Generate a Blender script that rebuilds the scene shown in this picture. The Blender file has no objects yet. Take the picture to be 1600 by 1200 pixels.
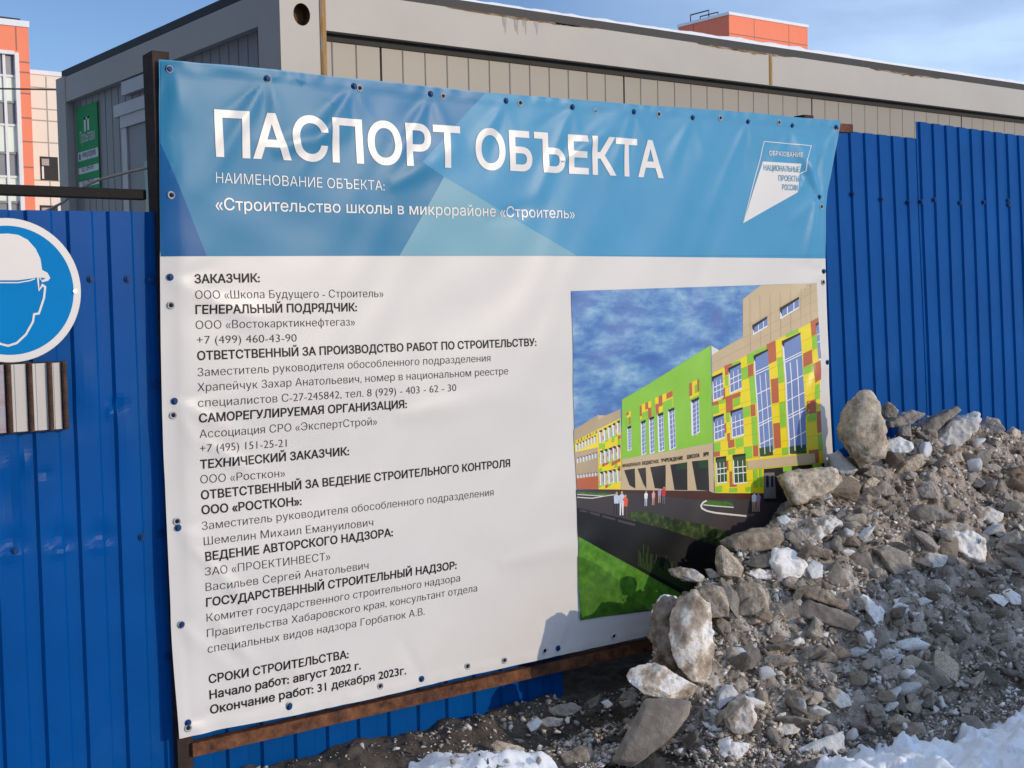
import bpy, bmesh, math, random
import numpy as np
from mathutils import Vector, Matrix, noise as mn
from mathutils.geometry import delaunay_2d_cdt

rnd = random.Random(7)
S = bpy.context.scene
COL = S.collection

# ------------------------------------------------------------------ camera
W0, H0 = 1600.0, 1200.0
VX = np.array([3560., 425.]); VY = np.array([-800., 515.]); PC = np.array([800., 600.])
F = math.sqrt(-float(np.dot(VX - PC, VY - PC)))
ax = np.array([*(VX - PC), F]); ax /= np.linalg.norm(ax)
ay = np.array([*(VY - PC), F]); ay /= np.linalg.norm(ay)
az = np.cross(ax, ay)
R = np.stack([ax, ay, az], 1)            # world -> (right, down, forward)
EYE = np.array([-1.57224395, -3.737359, 1.47768988])
RIGHT, DOWN, FWD = R[0], R[1], R[2]
cam = bpy.data.cameras.new('camera')
cam.sensor_fit = 'HORIZONTAL'; cam.sensor_width = 36.0; cam.lens = 36.0 * F / W0
cam.clip_start = 0.05; cam.clip_end = 3000
camo = bpy.data.objects.new('camera', cam); COL.objects.link(camo)
M = Matrix.Identity(4)
for i in range(3):
    M[i][0] = RIGHT[i]; M[i][1] = -DOWN[i]; M[i][2] = -FWD[i]; M[i][3] = EYE[i]
camo.matrix_world = M
S.camera = camo

# ------------------------------------------------------------------ light
SUN_AZ, SUN_EL = math.radians(153.0), math.radians(13.5)
wd = bpy.data.worlds.new('World'); S.world = wd; wd.use_nodes = True
wn, wl = wd.node_tree.nodes, wd.node_tree.links
bg = wn['Background']
sky = wn.new('ShaderNodeTexSky'); sky.sky_type = 'NISHITA'; sky.sun_disc = False
sky.sun_elevation = SUN_EL; sky.sun_rotation = SUN_AZ
sky.air_density = 1.0; sky.dust_density = 0.2; sky.ozone_density = 4.0
tc = wn.new('ShaderNodeTexCoord')
mp = wn.new('ShaderNodeMapping'); mp.inputs['Scale'].default_value = (1.5, 1.5, 6.0)
mp.inputs['Rotation'].default_value = (0.12, 0.1, 0.3)
nz = wn.new('ShaderNodeTexNoise'); nz.inputs['Scale'].default_value = 2.0; nz.inputs['Detail'].default_value = 7; nz.inputs['Roughness'].default_value = .52
rp = wn.new('ShaderNodeValToRGB'); rp.color_ramp.elements[0].position = .30; rp.color_ramp.elements[1].position = .72
sx = wn.new('ShaderNodeSeparateXYZ')
hs_ = wn.new('ShaderNodeHueSaturation'); hs_.inputs['Saturation'].default_value = 1.0; hs_.inputs['Hue'].default_value = .512; hs_.inputs['Value'].default_value = 1.0
def mrange(src, a, b, lo, hi):
    q = wn.new('ShaderNodeMapRange'); q.inputs['From Min'].default_value = a; q.inputs['From Max'].default_value = b
    q.inputs['To Min'].default_value = lo; q.inputs['To Max'].default_value = hi; wl.new(src, q.inputs['Value']); return q.outputs[0]
def mth(op, a, b):
    q = wn.new('ShaderNodeMath'); q.operation = op
    for k, v in enumerate((a, b)):
        if isinstance(v, (int, float)): q.inputs[k].default_value = v
        else: wl.new(v, q.inputs[k])
    return q.outputs[0]
mx = wn.new('ShaderNodeMixRGB'); mx.inputs[2].default_value = (6.6, 8.3, 11.2, 1)
wl.new(tc.outputs['Generated'], mp.inputs[0]); wl.new(mp.outputs[0], nz.inputs['Vector'])
wl.new(nz.outputs[0], rp.inputs[0]); wl.new(tc.outputs['Generated'], sx.inputs[0])
# thin bright cloud in the east; veil behind and overhead added to lift ambient
east = mrange(sx.outputs[0], .60, .90, 0, .9)
back = mrange(sx.outputs[1], .1, -.7, 0, .22)
top = mrange(sx.outputs[2], .38, .75, 0, 1)
mask = mth('MAXIMUM', east, mth('MAXIMUM', back, top))
wl.new(mth('MULTIPLY', mask, rp.outputs[0]), mx.inputs[0]); wl.new(sky.outputs[0], hs_.inputs['Color']); wl.new(hs_.outputs[0], mx.inputs[1])
wl.new(mx.outputs[0], bg.inputs[0]); bg.inputs[1].default_value = 0.15
sun = bpy.data.lights.new('sun', 'SUN'); sun.energy = 2.05; sun.angle = math.radians(.5); sun.color = (1, .83, .63)
suno = bpy.data.objects.new('sun', sun); COL.objects.link(suno)
SD = Vector((math.sin(SUN_AZ) * math.cos(SUN_EL), math.cos(SUN_AZ) * math.cos(SUN_EL), math.sin(SUN_EL)))
suno.rotation_euler = SD.to_track_quat('Z', 'Y').to_euler(); suno.location = SD * 60
S.view_settings.view_transform = 'Standard'; S.view_settings.look = 'None'
S.view_settings.exposure = 0.03; S.view_settings.gamma = 1.0

# ------------------------------------------------------------------ helpers
def ray(px, py): return R.T @ np.array([px - 800., py - 600., F])
def at(px, py, y=0.0):
    d = ray(px, py); return EYE + d * ((y - EYE[1]) / d[1])
def at_x(px, py, x):
    d = ray(px, py); return EYE + d * ((x - EYE[0]) / d[0])
def at_z(px, py, z=0.0):
    d = ray(px, py); return EYE + d * ((z - EYE[2]) / d[2])
def proj(P):
    q = R @ (np.array(P) - EYE); return 800 + F * q[0] / q[2], 600 + F * q[1] / q[2]
def lin(c):
    return tuple((v / 255 / 12.92 if v / 255 <= .04045 else ((v / 255 + .055) / 1.055) ** 2.4) for v in c)

def tag(o, label=None, cat=None, group=None, kind=None):
    if label: o['label'] = label
    if cat: o['category'] = cat
    if group: o['group'] = group
    if kind: o['kind'] = kind
    return o
def empty(name, loc=(0, 0, 0), label=None, cat=None, group=None):
    o = bpy.data.objects.new(name, None); COL.objects.link(o); o.location = loc
    o.empty_display_size = .1
    return tag(o, label, cat, group)
def mesh_obj(name, verts, faces, mat, parent=None, smooth=False, mats=None, fmat=None, origin=None):
    me = bpy.data.meshes.new(name)
    v = np.asarray(verts, float)
    off = np.zeros(3)
    if parent is not None: off = np.array(parent.location) if parent.parent is None else np.array(parent.matrix_basis.translation) + np.array(parent.parent.location)
    if origin is not None: off = off + np.array(origin) if parent is not None else np.array(origin)
    me.from_pydata((v - off).tolist(), [], faces)
    for m in (mats or [mat]): me.materials.append(m)
    if fmat is not None: me.polygons.foreach_set('material_index', np.asarray(fmat, np.int32))
    if smooth: me.polygons.foreach_set('use_smooth', np.ones(len(me.polygons), bool))
    me.update()
    o = bpy.data.objects.new(name, me); COL.objects.link(o)
    if parent is not None: o.parent = parent
    if origin is not None: o.location = origin
    return o
class MB:
    """collects shapes for one mesh"""
    def __init__(s): s.v = []; s.f = []
    def add(s, v, f):
        n = len(s.v); s.v += [tuple(p) for p in v]; s.f += [[i + n for i in q] for q in f]; return s
    def box(s, x0, y0, z0, x1, y1, z1, bev=0.0, Mx=None):
        bm = bmesh.new(); bmesh.ops.create_cube(bm, size=1)
        for v in bm.verts:
            v.co = Vector(((x0 + x1) / 2 + v.co.x * (x1 - x0), (y0 + y1) / 2 + v.co.y * (y1 - y0), (z0 + z1) / 2 + v.co.z * (z1 - z0)))
        if bev: bmesh.ops.bevel(bm, geom=bm.edges[:], offset=bev, segments=2, affect='EDGES', profile=.6)
        if Mx is not None: bmesh.ops.transform(bm, matrix=Mx, verts=bm.verts)
        bm.verts.index_update()
        s.add([v.co for v in bm.verts], [[v.index for v in f.verts] for f in bm.faces]); bm.free(); return s
    def tube(s, pts, r, n=8, cap=True):
        pts = [Vector(p) for p in pts]; rr = r if isinstance(r, (list, tuple)) else [r] * len(pts)
        v, f = [], []
        for i, p in enumerate(pts):
            t = (pts[min(i + 1, len(pts) - 1)] - pts[max(i - 1, 0)]).normalized()
            a = Vector((0, 0, 1)) if abs(t.z) < .9 else Vector((1, 0, 0))
            u = t.cross(a).normalized(); w = t.cross(u)
            for k in range(n):
                q = 2 * math.pi * k / n
                v.append(p + (u * math.cos(q) + w * math.sin(q)) * rr[i])
        for i in range(len(pts) - 1):
            for k in range(n):
                f.append([i * n + k, i * n + (k + 1) % n, (i + 1) * n + (k + 1) % n, (i + 1) * n + k])
        if cap: f.append(list(range(n))[::-1]); f.append([(len(pts) - 1) * n + k for k in range(n)])
        return s.add(v, f)
    def grid(s, P, ok=None):
        """P: (n,m,3) array of points"""
        n, m, _ = P.shape
        f = [[i * m + j, i * m + j + 1, (i + 1) * m + j + 1, (i + 1) * m + j] for i in range(n - 1) for j in range(m - 1)]
        return s.add(P.reshape(-1, 3), f)
    def build(s, name, mat, parent=None, smooth=False, origin=None): return mesh_obj(name, s.v, s.f, mat, parent, smooth, origin=origin)

def mat(name, cols, scale=8, rough=.6, bump=0.0, bscale=None, metal=0.0, detail=6, spec=.5, coat=0.0, stops=None, sub=0.0, rvar=0.0, stretch=None, distort=0.0, alt=None):
    """procedural surface: noise picks between the given linear colours"""
    m = bpy.data.materials.new(name); m.use_nodes = True
    n, l = m.node_tree.nodes, m.node_tree.links; b = n['Principled BSDF']
    b.inputs['Roughness'].default_value = rough; b.inputs['Metallic'].default_value = metal
    b.inputs['Specular IOR Level'].default_value = spec
    b.inputs['Coat Weight'].default_value = coat; b.inputs['Coat Roughness'].default_value = .12
    if sub: b.inputs['Subsurface Weight'].default_value = sub; b.inputs['Subsurface Radius'].default_value = (.02, .025, .03); b.inputs['Subsurface Scale'].default_value = .5
    t = n.new('ShaderNodeTexCoord'); vec = t.outputs['Object']
    if stretch:
        q = n.new('ShaderNodeMapping'); q.inputs['Scale'].default_value = stretch; l.new(vec, q.inputs[0]); vec = q.outputs[0]
    z = n.new('ShaderNodeTexNoise'); z.inputs['Scale'].default_value = scale; z.inputs['Detail'].default_value = detail; z.inputs['Roughness'].default_value = .62
    z.inputs['Distortion'].default_value = distort
    l.new(vec, z.inputs['Vector'])
    r = n.new('ShaderNodeValToRGB'); e = r.color_ramp.elements
    k = len(cols); st = stops or [.3 + .4 * i / max(1, k - 1) for i in range(k)]
    while len(e) < k: e.new(.5)
    for i in range(k): e[i].position = st[i]; e[i].color = (*cols[i], 1)
    l.new(z.outputs[0], r.inputs[0])
    out = r.outputs[0]
    if alt:      # (colour, scale, lo, hi): a second layer of stains
        z2 = n.new('ShaderNodeTexNoise'); z2.inputs['Scale'].default_value = alt[1]; z2.inputs['Detail'].default_value = 8; z2.inputs['Roughness'].default_value = .7
        l.new(vec, z2.inputs['Vector']); q2 = n.new('ShaderNodeMapRange'); q2.inputs['From Min'].default_value = alt[2]; q2.inputs['From Max'].default_value = alt[3]
        l.new(z2.outputs[0], q2.inputs['Value']); x2 = n.new('ShaderNodeMixRGB'); x2.inputs[2].default_value = (*alt[0], 1)
        l.new(q2.outputs[0], x2.inputs[0]); l.new(out, x2.inputs[1]); out = x2.outputs[0]
    l.new(out, b.inputs['Base Color'])
    if rvar:
        q = n.new('ShaderNodeMapRange'); q.inputs['To Min'].default_value = max(.02, rough - rvar); q.inputs['To Max'].default_value = min(1, rough + rvar)
        l.new(z.outputs[0], q.inputs['Value']); l.new(q.outputs[0], b.inputs['Roughness'])
    if bump:
        z3 = n.new('ShaderNodeTexNoise'); z3.inputs['Scale'].default_value = bscale or scale * 4; z3.inputs['Detail'].default_value = 8; z3.inputs['Roughness'].default_value = .65
        l.new(vec, z3.inputs['Vector'])
        p = n.new('ShaderNodeBump'); p.inputs['Strength'].default_value = bump; p.inputs['Distance'].default_value = .01
        l.new(z3.outputs[0], p.inputs['Height']); l.new(p.outputs[0], b.inputs['Normal'])
    return m
def sh(c, k): return tuple(v * k for v in c)

# ------------------------------------------------------------------ materials
BLUE = (.0004, .072, .285)
m_fence = mat('blue painted steel', [sh(BLUE, .9), sh(BLUE, 1.1)], 3, .34, .06, 5, spec=.07, rvar=.06, alt=((.012, .095, .30), 2.2, .56, .85))
m_screw = mat('blue screw paint', [sh(BLUE, .45), sh(BLUE, .7)], 40, .5, spec=.2)
m_vinyl = mat('white vinyl', [(.68, .655, .62), (.715, .687, .655)], 2, .35, .03, 7, spec=.34)
m_header = mat('blue printed vinyl', [lin((72, 147, 188)), lin((76, 153, 194))], 2, .36, .03, 7, spec=.2)
m_facet_dark = mat('dark blue print', [lin((44, 120, 168)), lin((50, 126, 172))], 2, .36, .03, 7, spec=.2)
m_facet_mid = mat('mid blue print', [lin((44, 122, 162)), lin((50, 128, 168))], 2, .36, .03, 7, spec=.2)
m_facet_deep = mat('deep blue print', [lin((16, 86, 146)), lin((20, 92, 150))], 2, .36, .03, 7, spec=.2)
m_facet_light = mat('pale teal print', [lin((116, 166, 184)), lin((122, 172, 190))], 2, .36, .03, 7, spec=.2)
m_white_ink = mat('white ink', [(.70, .68, .66), (.74, .72, .70)], 3, .34)
m_black_ink = mat('black ink', [(.010, .010, .011), (.016, .016, .016)], 3, .42, spec=.14)
m_grey_ink = mat('thin black ink', [(.012, .012, .013), (.02, .02, .02)], 3, .42, spec=.16)
m_teal_ink = mat('teal ink', [lin((70, 140, 170)), lin((80, 150, 180))], 3, .3)
m_patch = mat('pale paper patch', [(.67, .65, .64), (.70, .68, .66)], 4, .4)
m_rust = mat('rusty steel', [(.035, .014, .008), (.15, .055, .022), (.24, .10, .04)], 28, .85, .5, 90, detail=9, alt=((.05, .02, .012), 9, .52, .7))
m_darkrust = mat('dark rusted steel', [(.012, .008, .007), (.03, .016, .012), (.055, .026, .018)], 16, .8, .35, 70)
m_rail = mat('black rail paint', [(.003, .003, .003), (.007, .006, .006)], 12, .6, .2, 60, spec=.2, alt=((.13, .08, .03), 24, .66, .74))
m_rebar = mat('rusty rebar', [(.05, .025, .016), (.12, .06, .035)], 40, .8, .4, 120)
m_zinc = mat('galvanised eyelet', [(.66, .66, .66), (.80, .80, .79)], 30, .35, metal=.35)
m_hole = mat('dark hole', [(.004, .004, .005), (.008, .008, .009)], 10, .9)
m_frame = mat('grey container paint', [(.42, .40, .368), (.455, .435, .40), (.485, .465, .43)], 1.4, .5, .05, 30, alt=((.30, .17, .08), 7, .70, .78))
m_panel = mat('beige sandwich panel', [(.30, .273, .235), (.33, .30, .258)], .9, .45, .03, 20)
m_side = mat('grey side panel', [(.25, .25, .26), (.28, .28, .29)], .9, .45, .03, 20)
m_gasket = mat('black gasket', [(.012, .012, .013), (.022, .022, .022)], 10, .7)
m_roofing = mat('black roofing felt', [(.012, .013, .017), (.02, .021, .026)], 10, .6)
m_orange_rust = mat('orange rust streak', [(.34, .20, .07), (.42, .24, .08), (.36, .33, .28)], 11, .8, .3, 60, stretch=(4, 4, 1), stops=[.35, .52, .62])
m_pocket = mat('rusty pocket', [(.03, .018, .012), (.22, .10, .035)], 20, .8, .3, 60)
m_snow = mat('snow', [(.78, .81, .86), (.86, .88, .90), (.90, .91, .92)], 5, .7, .35, 26, sub=.15, alt=((.30, .27, .25), 13, .66, .80))
m_ground = mat('trampled dirty snow', [(.20, .19, .18), (.34, .335, .33), (.5, .5, .5)], .6, .8, .3, 6)
m_blocker = mat('dark sky blocker', [(.09, .07, .06), (.13, .10, .085)], 2, .8)  # dark wall of the added block, keeps bounced light low
m_roofsnow = mat('roof snow', [(.8, .83, .87), (.88, .89, .9)], 5, .75, .3, 30)
m_soil = mat('frozen soil', [(.025, .020, .016), (.075, .06, .046), (.15, .12, .09)], 14, .95, .8, 60, detail=9)
m_dirt = mat('dirty snow and soil', [(.13, .11, .09), (.315, .272, .225), (.49, .435, .375), (.68, .645, .60)], 11, .9, .9, 80, detail=10, stops=[.32, .45, .56, .70], alt=((.78, .78, .77), 55, .64, .73))
_n, _l = m_dirt.node_tree.nodes, m_dirt.node_tree.links; _b = _n['Principled BSDF']; _src = _b.inputs['Base Color'].links[0].from_socket
_t = _n.new('ShaderNodeTexCoord'); _s = _n.new('ShaderNodeSeparateXYZ'); _z = _n.new('ShaderNodeTexNoise'); _z.inputs['Scale'].default_value = 3.5; _z.inputs['Detail'].default_value = 6
_g = _n.new('ShaderNodeMath'); _g.operation = 'MULTIPLY_ADD'; _g.inputs[1].default_value = 1.2
_r = _n.new('ShaderNodeMapRange'); _r.inputs['From Min'].default_value = 3.1; _r.inputs['From Max'].default_value = 3.9; _r.inputs['To Max'].default_value = .5
_x = _n.new('ShaderNodeMixRGB'); _x.blend_type = 'MULTIPLY'; _x.inputs[2].default_value = (.80, .64, .50, 1)      # a lens of brown earth at the east end
_l.new(_t.outputs['Object'], _s.inputs[0]); _l.new(_t.outputs['Object'], _z.inputs['Vector']); _l.new(_z.outputs[0], _g.inputs[0]); _l.new(_s.outputs[0], _g.inputs[2])
_l.new(_g.outputs[0], _r.inputs['Value']); _l.new(_r.outputs[0], _x.inputs[0]); _l.new(_src, _x.inputs[1]); _l.new(_x.outputs[0], _b.inputs['Base Color'])
m_doorw = mat('pale door trim', [(.50, .50, .51), (.56, .56, .57)], 6, .4)
m_doorg = mat('grey door leaf', [(.19, .19, .2), (.22, .22, .23)], 6, .4)
m_glassd = mat('dark door glass', [(.02, .022, .028), (.03, .032, .04)], 3, .08)
m_green = mat('green sign print', [lin((0, 162, 84)), lin((6, 170, 92))], 5, .5, spec=.1)
m_signwhite = mat('sign white', [(.68, .65, .62), (.72, .69, .66)], 4, .35)
m_signband = mat('pale sign band', [(.62, .63, .68), (.68, .69, .73)], 4, .35)
m_signblue = mat('sign blue', [lin((0, 122, 188)), lin((0, 128, 194))], 4, .5, spec=.05)
m_navy = mat('navy ink', [(.02, .02, .10), (.03, .03, .13)], 4, .4)
m_slat = mat('pale profiled slat', [(.50, .475, .44), (.58, .55, .515)], 5, .5, .05, 40, stretch=(9, 9, .6))
m_slatpink = mat('slat with painted reflection', [(.30, .16, .18), (.36, .33, .38), (.20, .27, .40)], 3.2, .4, stretch=(2, 2, 5))  # pink and blue reflection painted into the slat colour
m_orange = mat('orange cladding', [lin((242, 120, 80)), lin((246, 126, 86))], 2, .5)
m_cream = mat('cream cladding', [(.80, .72, .61), (.84, .76, .65)], 2, .55)
m_white = mat('white trim', [(.75, .74, .73), (.8, .79, .78)], 2, .5)
m_spandrel = mat('grey spandrel glass', [(.16, .165, .20), (.19, .195, .23)], 2, .22)
m_paleglass = mat('pale green glazing', [(.74, .80, .70), (.80, .85, .75)], .8, .2)
m_seam = mat('cladding seam', [(.30, .13, .09), (.34, .15, .10)], 2, .6)
m_creamseam = mat('cream seam', [(.38, .33, .28), (.42, .36, .3)], 2, .6)
m_shutter = mat('roller shutter box', [(.33, .30, .27), (.38, .35, .31)], 4, .5)
m_cable = mat('pale cord', [(.42, .36, .27), (.55, .48, .38)], 30, .6)
m_wire = mat('black wire', [(.03, .03, .035), (.05, .05, .05)], 10, .6)

def stone(name, cols, scale, bump=.8, rough=.85, **k):
    """as mat(), each stone a little lighter or darker than the next"""
    m = mat(name, [(min(.88, c[0] * 1.20), min(.87, c[1] * 1.16), min(.86, c[2] * 1.10)) for c in cols], scale, rough, bump, k.pop('bscale', scale * 6), detail=9, **k)
    n, l = m.node_tree.nodes, m.node_tree.links; b = n['Principled BSDF']; src = b.inputs['Base Color'].links[0].from_socket
    oi = n.new('ShaderNodeObjectInfo'); q = n.new('ShaderNodeMapRange'); q.inputs['To Min'].default_value = .66; q.inputs['To Max'].default_value = 1.22
    l.new(oi.outputs['Random'], q.inputs['Value'])
    x = n.new('ShaderNodeMixRGB'); x.blend_type = 'MULTIPLY'; x.inputs[0].default_value = 1; l.new(src, x.inputs[1]); l.new(q.outputs[0], x.inputs[2]); l.new(x.outputs[0], b.inputs['Base Color'])
    return m
SM = {
 'tan': stone('dirt crusted ice', [(.17, .135, .10), (.42, .35, .27), (.62, .55, .455), (.74, .69, .62)], 22, stops=[.28, .42, .56, .7], alt=((.24, .185, .135), 13, .54, .68)),
 'dirt': stone('frozen dirt', [(.13, .105, .082), (.30, .25, .20), (.46, .40, .33)], 24, alt=((.60, .575, .54), 17, .60, .70)),
 'grey': stone('grey dirty ice', [(.20, .178, .152), (.42, .38, .335), (.66, .63, .59)], 18, .7, alt=((.22, .18, .14), 10, .54, .66)),
 'earth': stone('brown earth', [(.15, .108, .072), (.29, .218, .15), (.40, .315, .23)], 22),
 'dark': stone('dark grey slab', [(.12, .108, .093), (.185, .167, .147), (.28, .257, .23)], 16, .45, alt=((.46, .43, .39), 15, .60, .74)),
 'white': stone('dirty white ice', [(.46, .40, .34), (.74, .71, .68), (.86, .85, .84)], 12, .55, stops=[.27, .42, .6], rough=.6, sub=.15, alt=((.34, .275, .21), 9, .57, .72)),
 'mix': stone('streaked white and brown ice', [(.19, .15, .112), (.42, .36, .295), (.70, .665, .62), (.84, .82, .80)], 11, .8, stops=[.34, .47, .54, .64], rough=.65, alt=((.26, .205, .155), 16, .56, .68)),
 'blue': stone('pale bluish ice', [(.42, .45, .48), (.62, .65, .68), (.74, .775, .80)], 9, .4, rough=.45, sub=.2, alt=((.36, .32, .28), 12, .60, .74)),
}

# ------------------------------------------------------------------ heap shape
_rp = [(1030, 1010, -.32), (1075, 925, -.27), (1115, 905, -.23), (1155, 865, -.19), (1225, 800, -.18), (1300, 755, -.13),
       (1345, 715, -.10), (1400, 672, -.06), (1500, 664, -.02), (1600, 682, -.0)]
_rw = np.array([at(*p) for p in _rp])
_fw = np.array([at_z(*p) for p in [(960, 1150), (1100, 1195), (1230, 1152), (1400, 1130), (1600, 1072)]])
RX = np.concatenate([[.6, _rw[0, 0] - .09], _rw[:, 0], [5.2, 6.5, 7.5]])
RY = np.concatenate([[-.2, -.30], _rw[:, 1], [0.0, -.1, -.2]])
RZ = np.concatenate([[.0, .03], _rw[:, 2], [.75, .4, .02]])
FX = np.concatenate([[.6], _fw[:, 0], [4.5, 7.5]]); FY = np.concatenate([[-.35], _fw[:, 1], [-1.25, -1.2]])
def heap_base(x, y):
    yr, zr, yf = np.interp(x, RX, RY), np.interp(x, RX, RZ), np.interp(x, FX, FY)
    s = np.clip((y - yf) / (yr - yf), -.6, 1)
    h = np.where(s > 0, zr * np.abs(s) ** .92, s * .25)
    return np.where(y > yr, zr - (y - yr) * np.interp(x, [1.6, 2.1, 2.5], [3.0, 1.6, .5]), h)
def fbm(x, y, z, o=5): return mn.fractal(Vector((x, y, z)), .9, 2.1, o)
def heap_h(x, y):
    b = float(heap_base(x, y))
    k = min(1, max(0, (b + .03) / .15))
    return b + k * (.06 * fbm(x * 4.5, y * 4.5, 3.1, 4))
def heap_hit(px, py, ydef=-.1):
    d = ray(px, py); d = d / np.linalg.norm(d)
    t0 = (-2.6 - EYE[1]) / d[1]; t1 = (.03 - EYE[1]) / d[1]
    n = 260
    for i in range(n + 1):
        t = t0 + (t1 - t0) * i / n; P = EYE + d * t
        if P[2] < max(heap_h(P[0], P[1]), -.02): return P
    return EYE + d * ((ydef - EYE[1]) / d[1])

# ------------------------------------------------------------------ ground
def terrain(name, x0, x1, y0, y1, st, fn, mt):
    xs = np.arange(x0, x1 + 1e-6, st); ys = np.arange(y0, y1 + 1e-6, st)
    P = np.array([[(x, y, fn(x, y)) for y in ys] for x in xs])
    n, m, _ = P.shape
    f = [[i * m + j, (i + 1) * m + j, (i + 1) * m + j + 1, i * m + j + 1] for i in range(n - 1) for j in range(m - 1)]
    return mesh_obj(name, P.reshape(-1, 3), f, mt, None, True)
g = mesh_obj('ground', [(-900, -900, -.16), (900, -900, -.16), (900, 900, -.16), (-900, 900, -.16)], [[0, 1, 2, 3]], m_ground)
tag(g, kind='structure')
def soil_h(x, y):
    t = min(1, max(0, (y + .34) / .36))
    return -.085 - .015 * min(1, max(0, (y + .2) / -.4)) + .145 * t * t * (3 - 2 * t) + .022 * fbm(x * 9, y * 9, .5, 5) - (0.03 if x > 1.45 and y > -.1 else 0)
tag(terrain('soil', -1.2, 2.4, -1.25, .62, .0125, soil_h, m_soil), kind='structure')
def snow_h(x, y):
    edge = np.interp(x, [-2, .45, .7, .9, 1.05, 1.2, 1.6, 1.85, 2.28, 3.0, 4.5, 9], [-.05, -.10, -.11, -.15, -.34, -.80, -.97, -.86, -.95, -1.02, -1.33, -1.4])
    d = (edge - y) + .15 * fbm(x * 6, y * 6, 9.2, 6)
    t = min(1, max(0, (d + .05) / .13))
    ch = mn.fractal(Vector((x * 7, y * 7, 1.7)), .7, 2.2, 5)
    cell = mn.cell(Vector((x * 9 + .6 * ch, y * 9 + .4 * ch, 0)))
    return -.10 + .075 * math.exp(-((x - .80) / .30) ** 2 - ((y + .34) / .20) ** 2) * t + t * (.085 + .042 * ch + .022 * cell + .012 * mn.fractal(Vector((x * 26, y * 26, 4.0)), .8, 2.1, 3)) - .012 * max(0, -1.2 - y)
tag(terrain('snow', -2.0, 5.2, -2.4, -.02, .013, snow_h, m_snow), kind='structure')

# ------------------------------------------------------------------ banner
def nz2(u, z, s): return (np.sin(u * 5.1 * s + 1.3 + 1.7 * np.sin(z * 3.3 * s)) * np.cos(z * 4.3 * s + .7 * np.sin(u * 2.9 * s)) + .6 * np.sin(u * 9.7 * s - z * 7.1 * s + 2 * np.sin(u * 3.1 * s + .4)))
def uv(px, py): p = at(px, py, 0.0); return (p[0], p[2])
BOLTS_T = [(264, 107), (416, 123), (552, 135), (672, 147), (789, 158), (893, 167.5), (989, 175), (1081, 184), (1168, 190), (1237, 196), (1305, 199)]
EYES_T = [(265, 108), (417.5, 124), (561, 138), (692, 150.5), (812, 161), (930, 173), (1029, 178.5), (1125, 184.5), (1216, 191.5), (1307, 201)]
BOLTS_L = [(266.5, 433), (273.5, 627), (279, 825), (284.3, 977), (293, 1129)]
EYES_L = [(267.5, 305), (268, 477), (272, 649), (278, 815), (284.5, 976), (293, 1137)]
BOLTS_R = [(1279, 308), (1286, 424), (1290.5, 566)]
EYES_R = [(1282.5, 323), (1285, 441)]
BOLTS_B = [(451, 1104), (658, 1060.5), (871, 1012.5)]
EYES_B = [(451.5, 1102), (594, 1072), (730, 1041), (787, 1031.5), (850, 1016.5), (957.5, 993.5)]
FOLDS = []   # (u, z, direction angle, length, width, height)
_fr = random.Random(3)
for i, p in enumerate(BOLTS_T):
    u, z = uv(*p)
    for a, L, w, h in ((235, .42, .022, .0075), (258, .3, .018, -.006), (292, .26, .02, .005), (215, .22, .014, -.004)):
        FOLDS.append((u, z, math.radians(a + _fr.uniform(-9, 9)), L * _fr.uniform(.6, 1.15), w * _fr.uniform(.8, 1.3), h * .5 * _fr.uniform(.5, 1.15)))
for p in BOLTS_L + BOLTS_R:
    u, z = uv(*p); sgn = 1 if u < 1 else -1
    for a, L, w, h in ((-38, .28, .02, .0055), (14, .22, .016, -.0045), (-62, .2, .016, .004)):
        th = math.radians(a + _fr.uniform(-9, 9)); th = th if sgn > 0 else math.pi - th
        FOLDS.append((u, z, th, L * _fr.uniform(.6, 1.1), w, h * .6 * _fr.uniform(.5, 1.1)))
for p in BOLTS_B:
    u, z = uv(*p)
    for a, L, w, h in ((60, .22, .018, .004), (120, .2, .02, -.004)):
        FOLDS.append((u, z, math.radians(a + _fr.uniform(-12, 12)), L, w, h * _fr.uniform(.6, 1)))
u, z = uv(1279, 308)
FOLDS += [(u, z, math.radians(118), .30, .026, .009), (u, z, math.radians(140), .30, .026, -.006), (u - .02, z - .03, math.radians(255), .25, .025, .009),
          (u, z, math.radians(95), .2, .02, -.008)]
for (p, a, L, w, h) in [((430, 235), 20, .3, .03, .006), ((610, 290), 28, .35, .035, .006), ((880, 250), 30, .4, .03, .007), ((760, 345), 15, .3, .025, -.004),
                        ((330, 470), -20, .22, .035, .006), ((320, 690), -35, .22, .02, .006), ((305, 860), -48, .3, .018, .007), ((330, 960), -52, .25, .016, .006),
                        ((620, 650), 6, .5, .04, .004), ((780, 880), 4, .6, .04, .004), ((1255, 650), 70, .3, .02, .008), ((1250, 300), 60, .25, .02, .009)]:
    uu, zz = uv(*p); FOLDS.append((uu, zz, math.radians(a), L, w, h))
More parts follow.
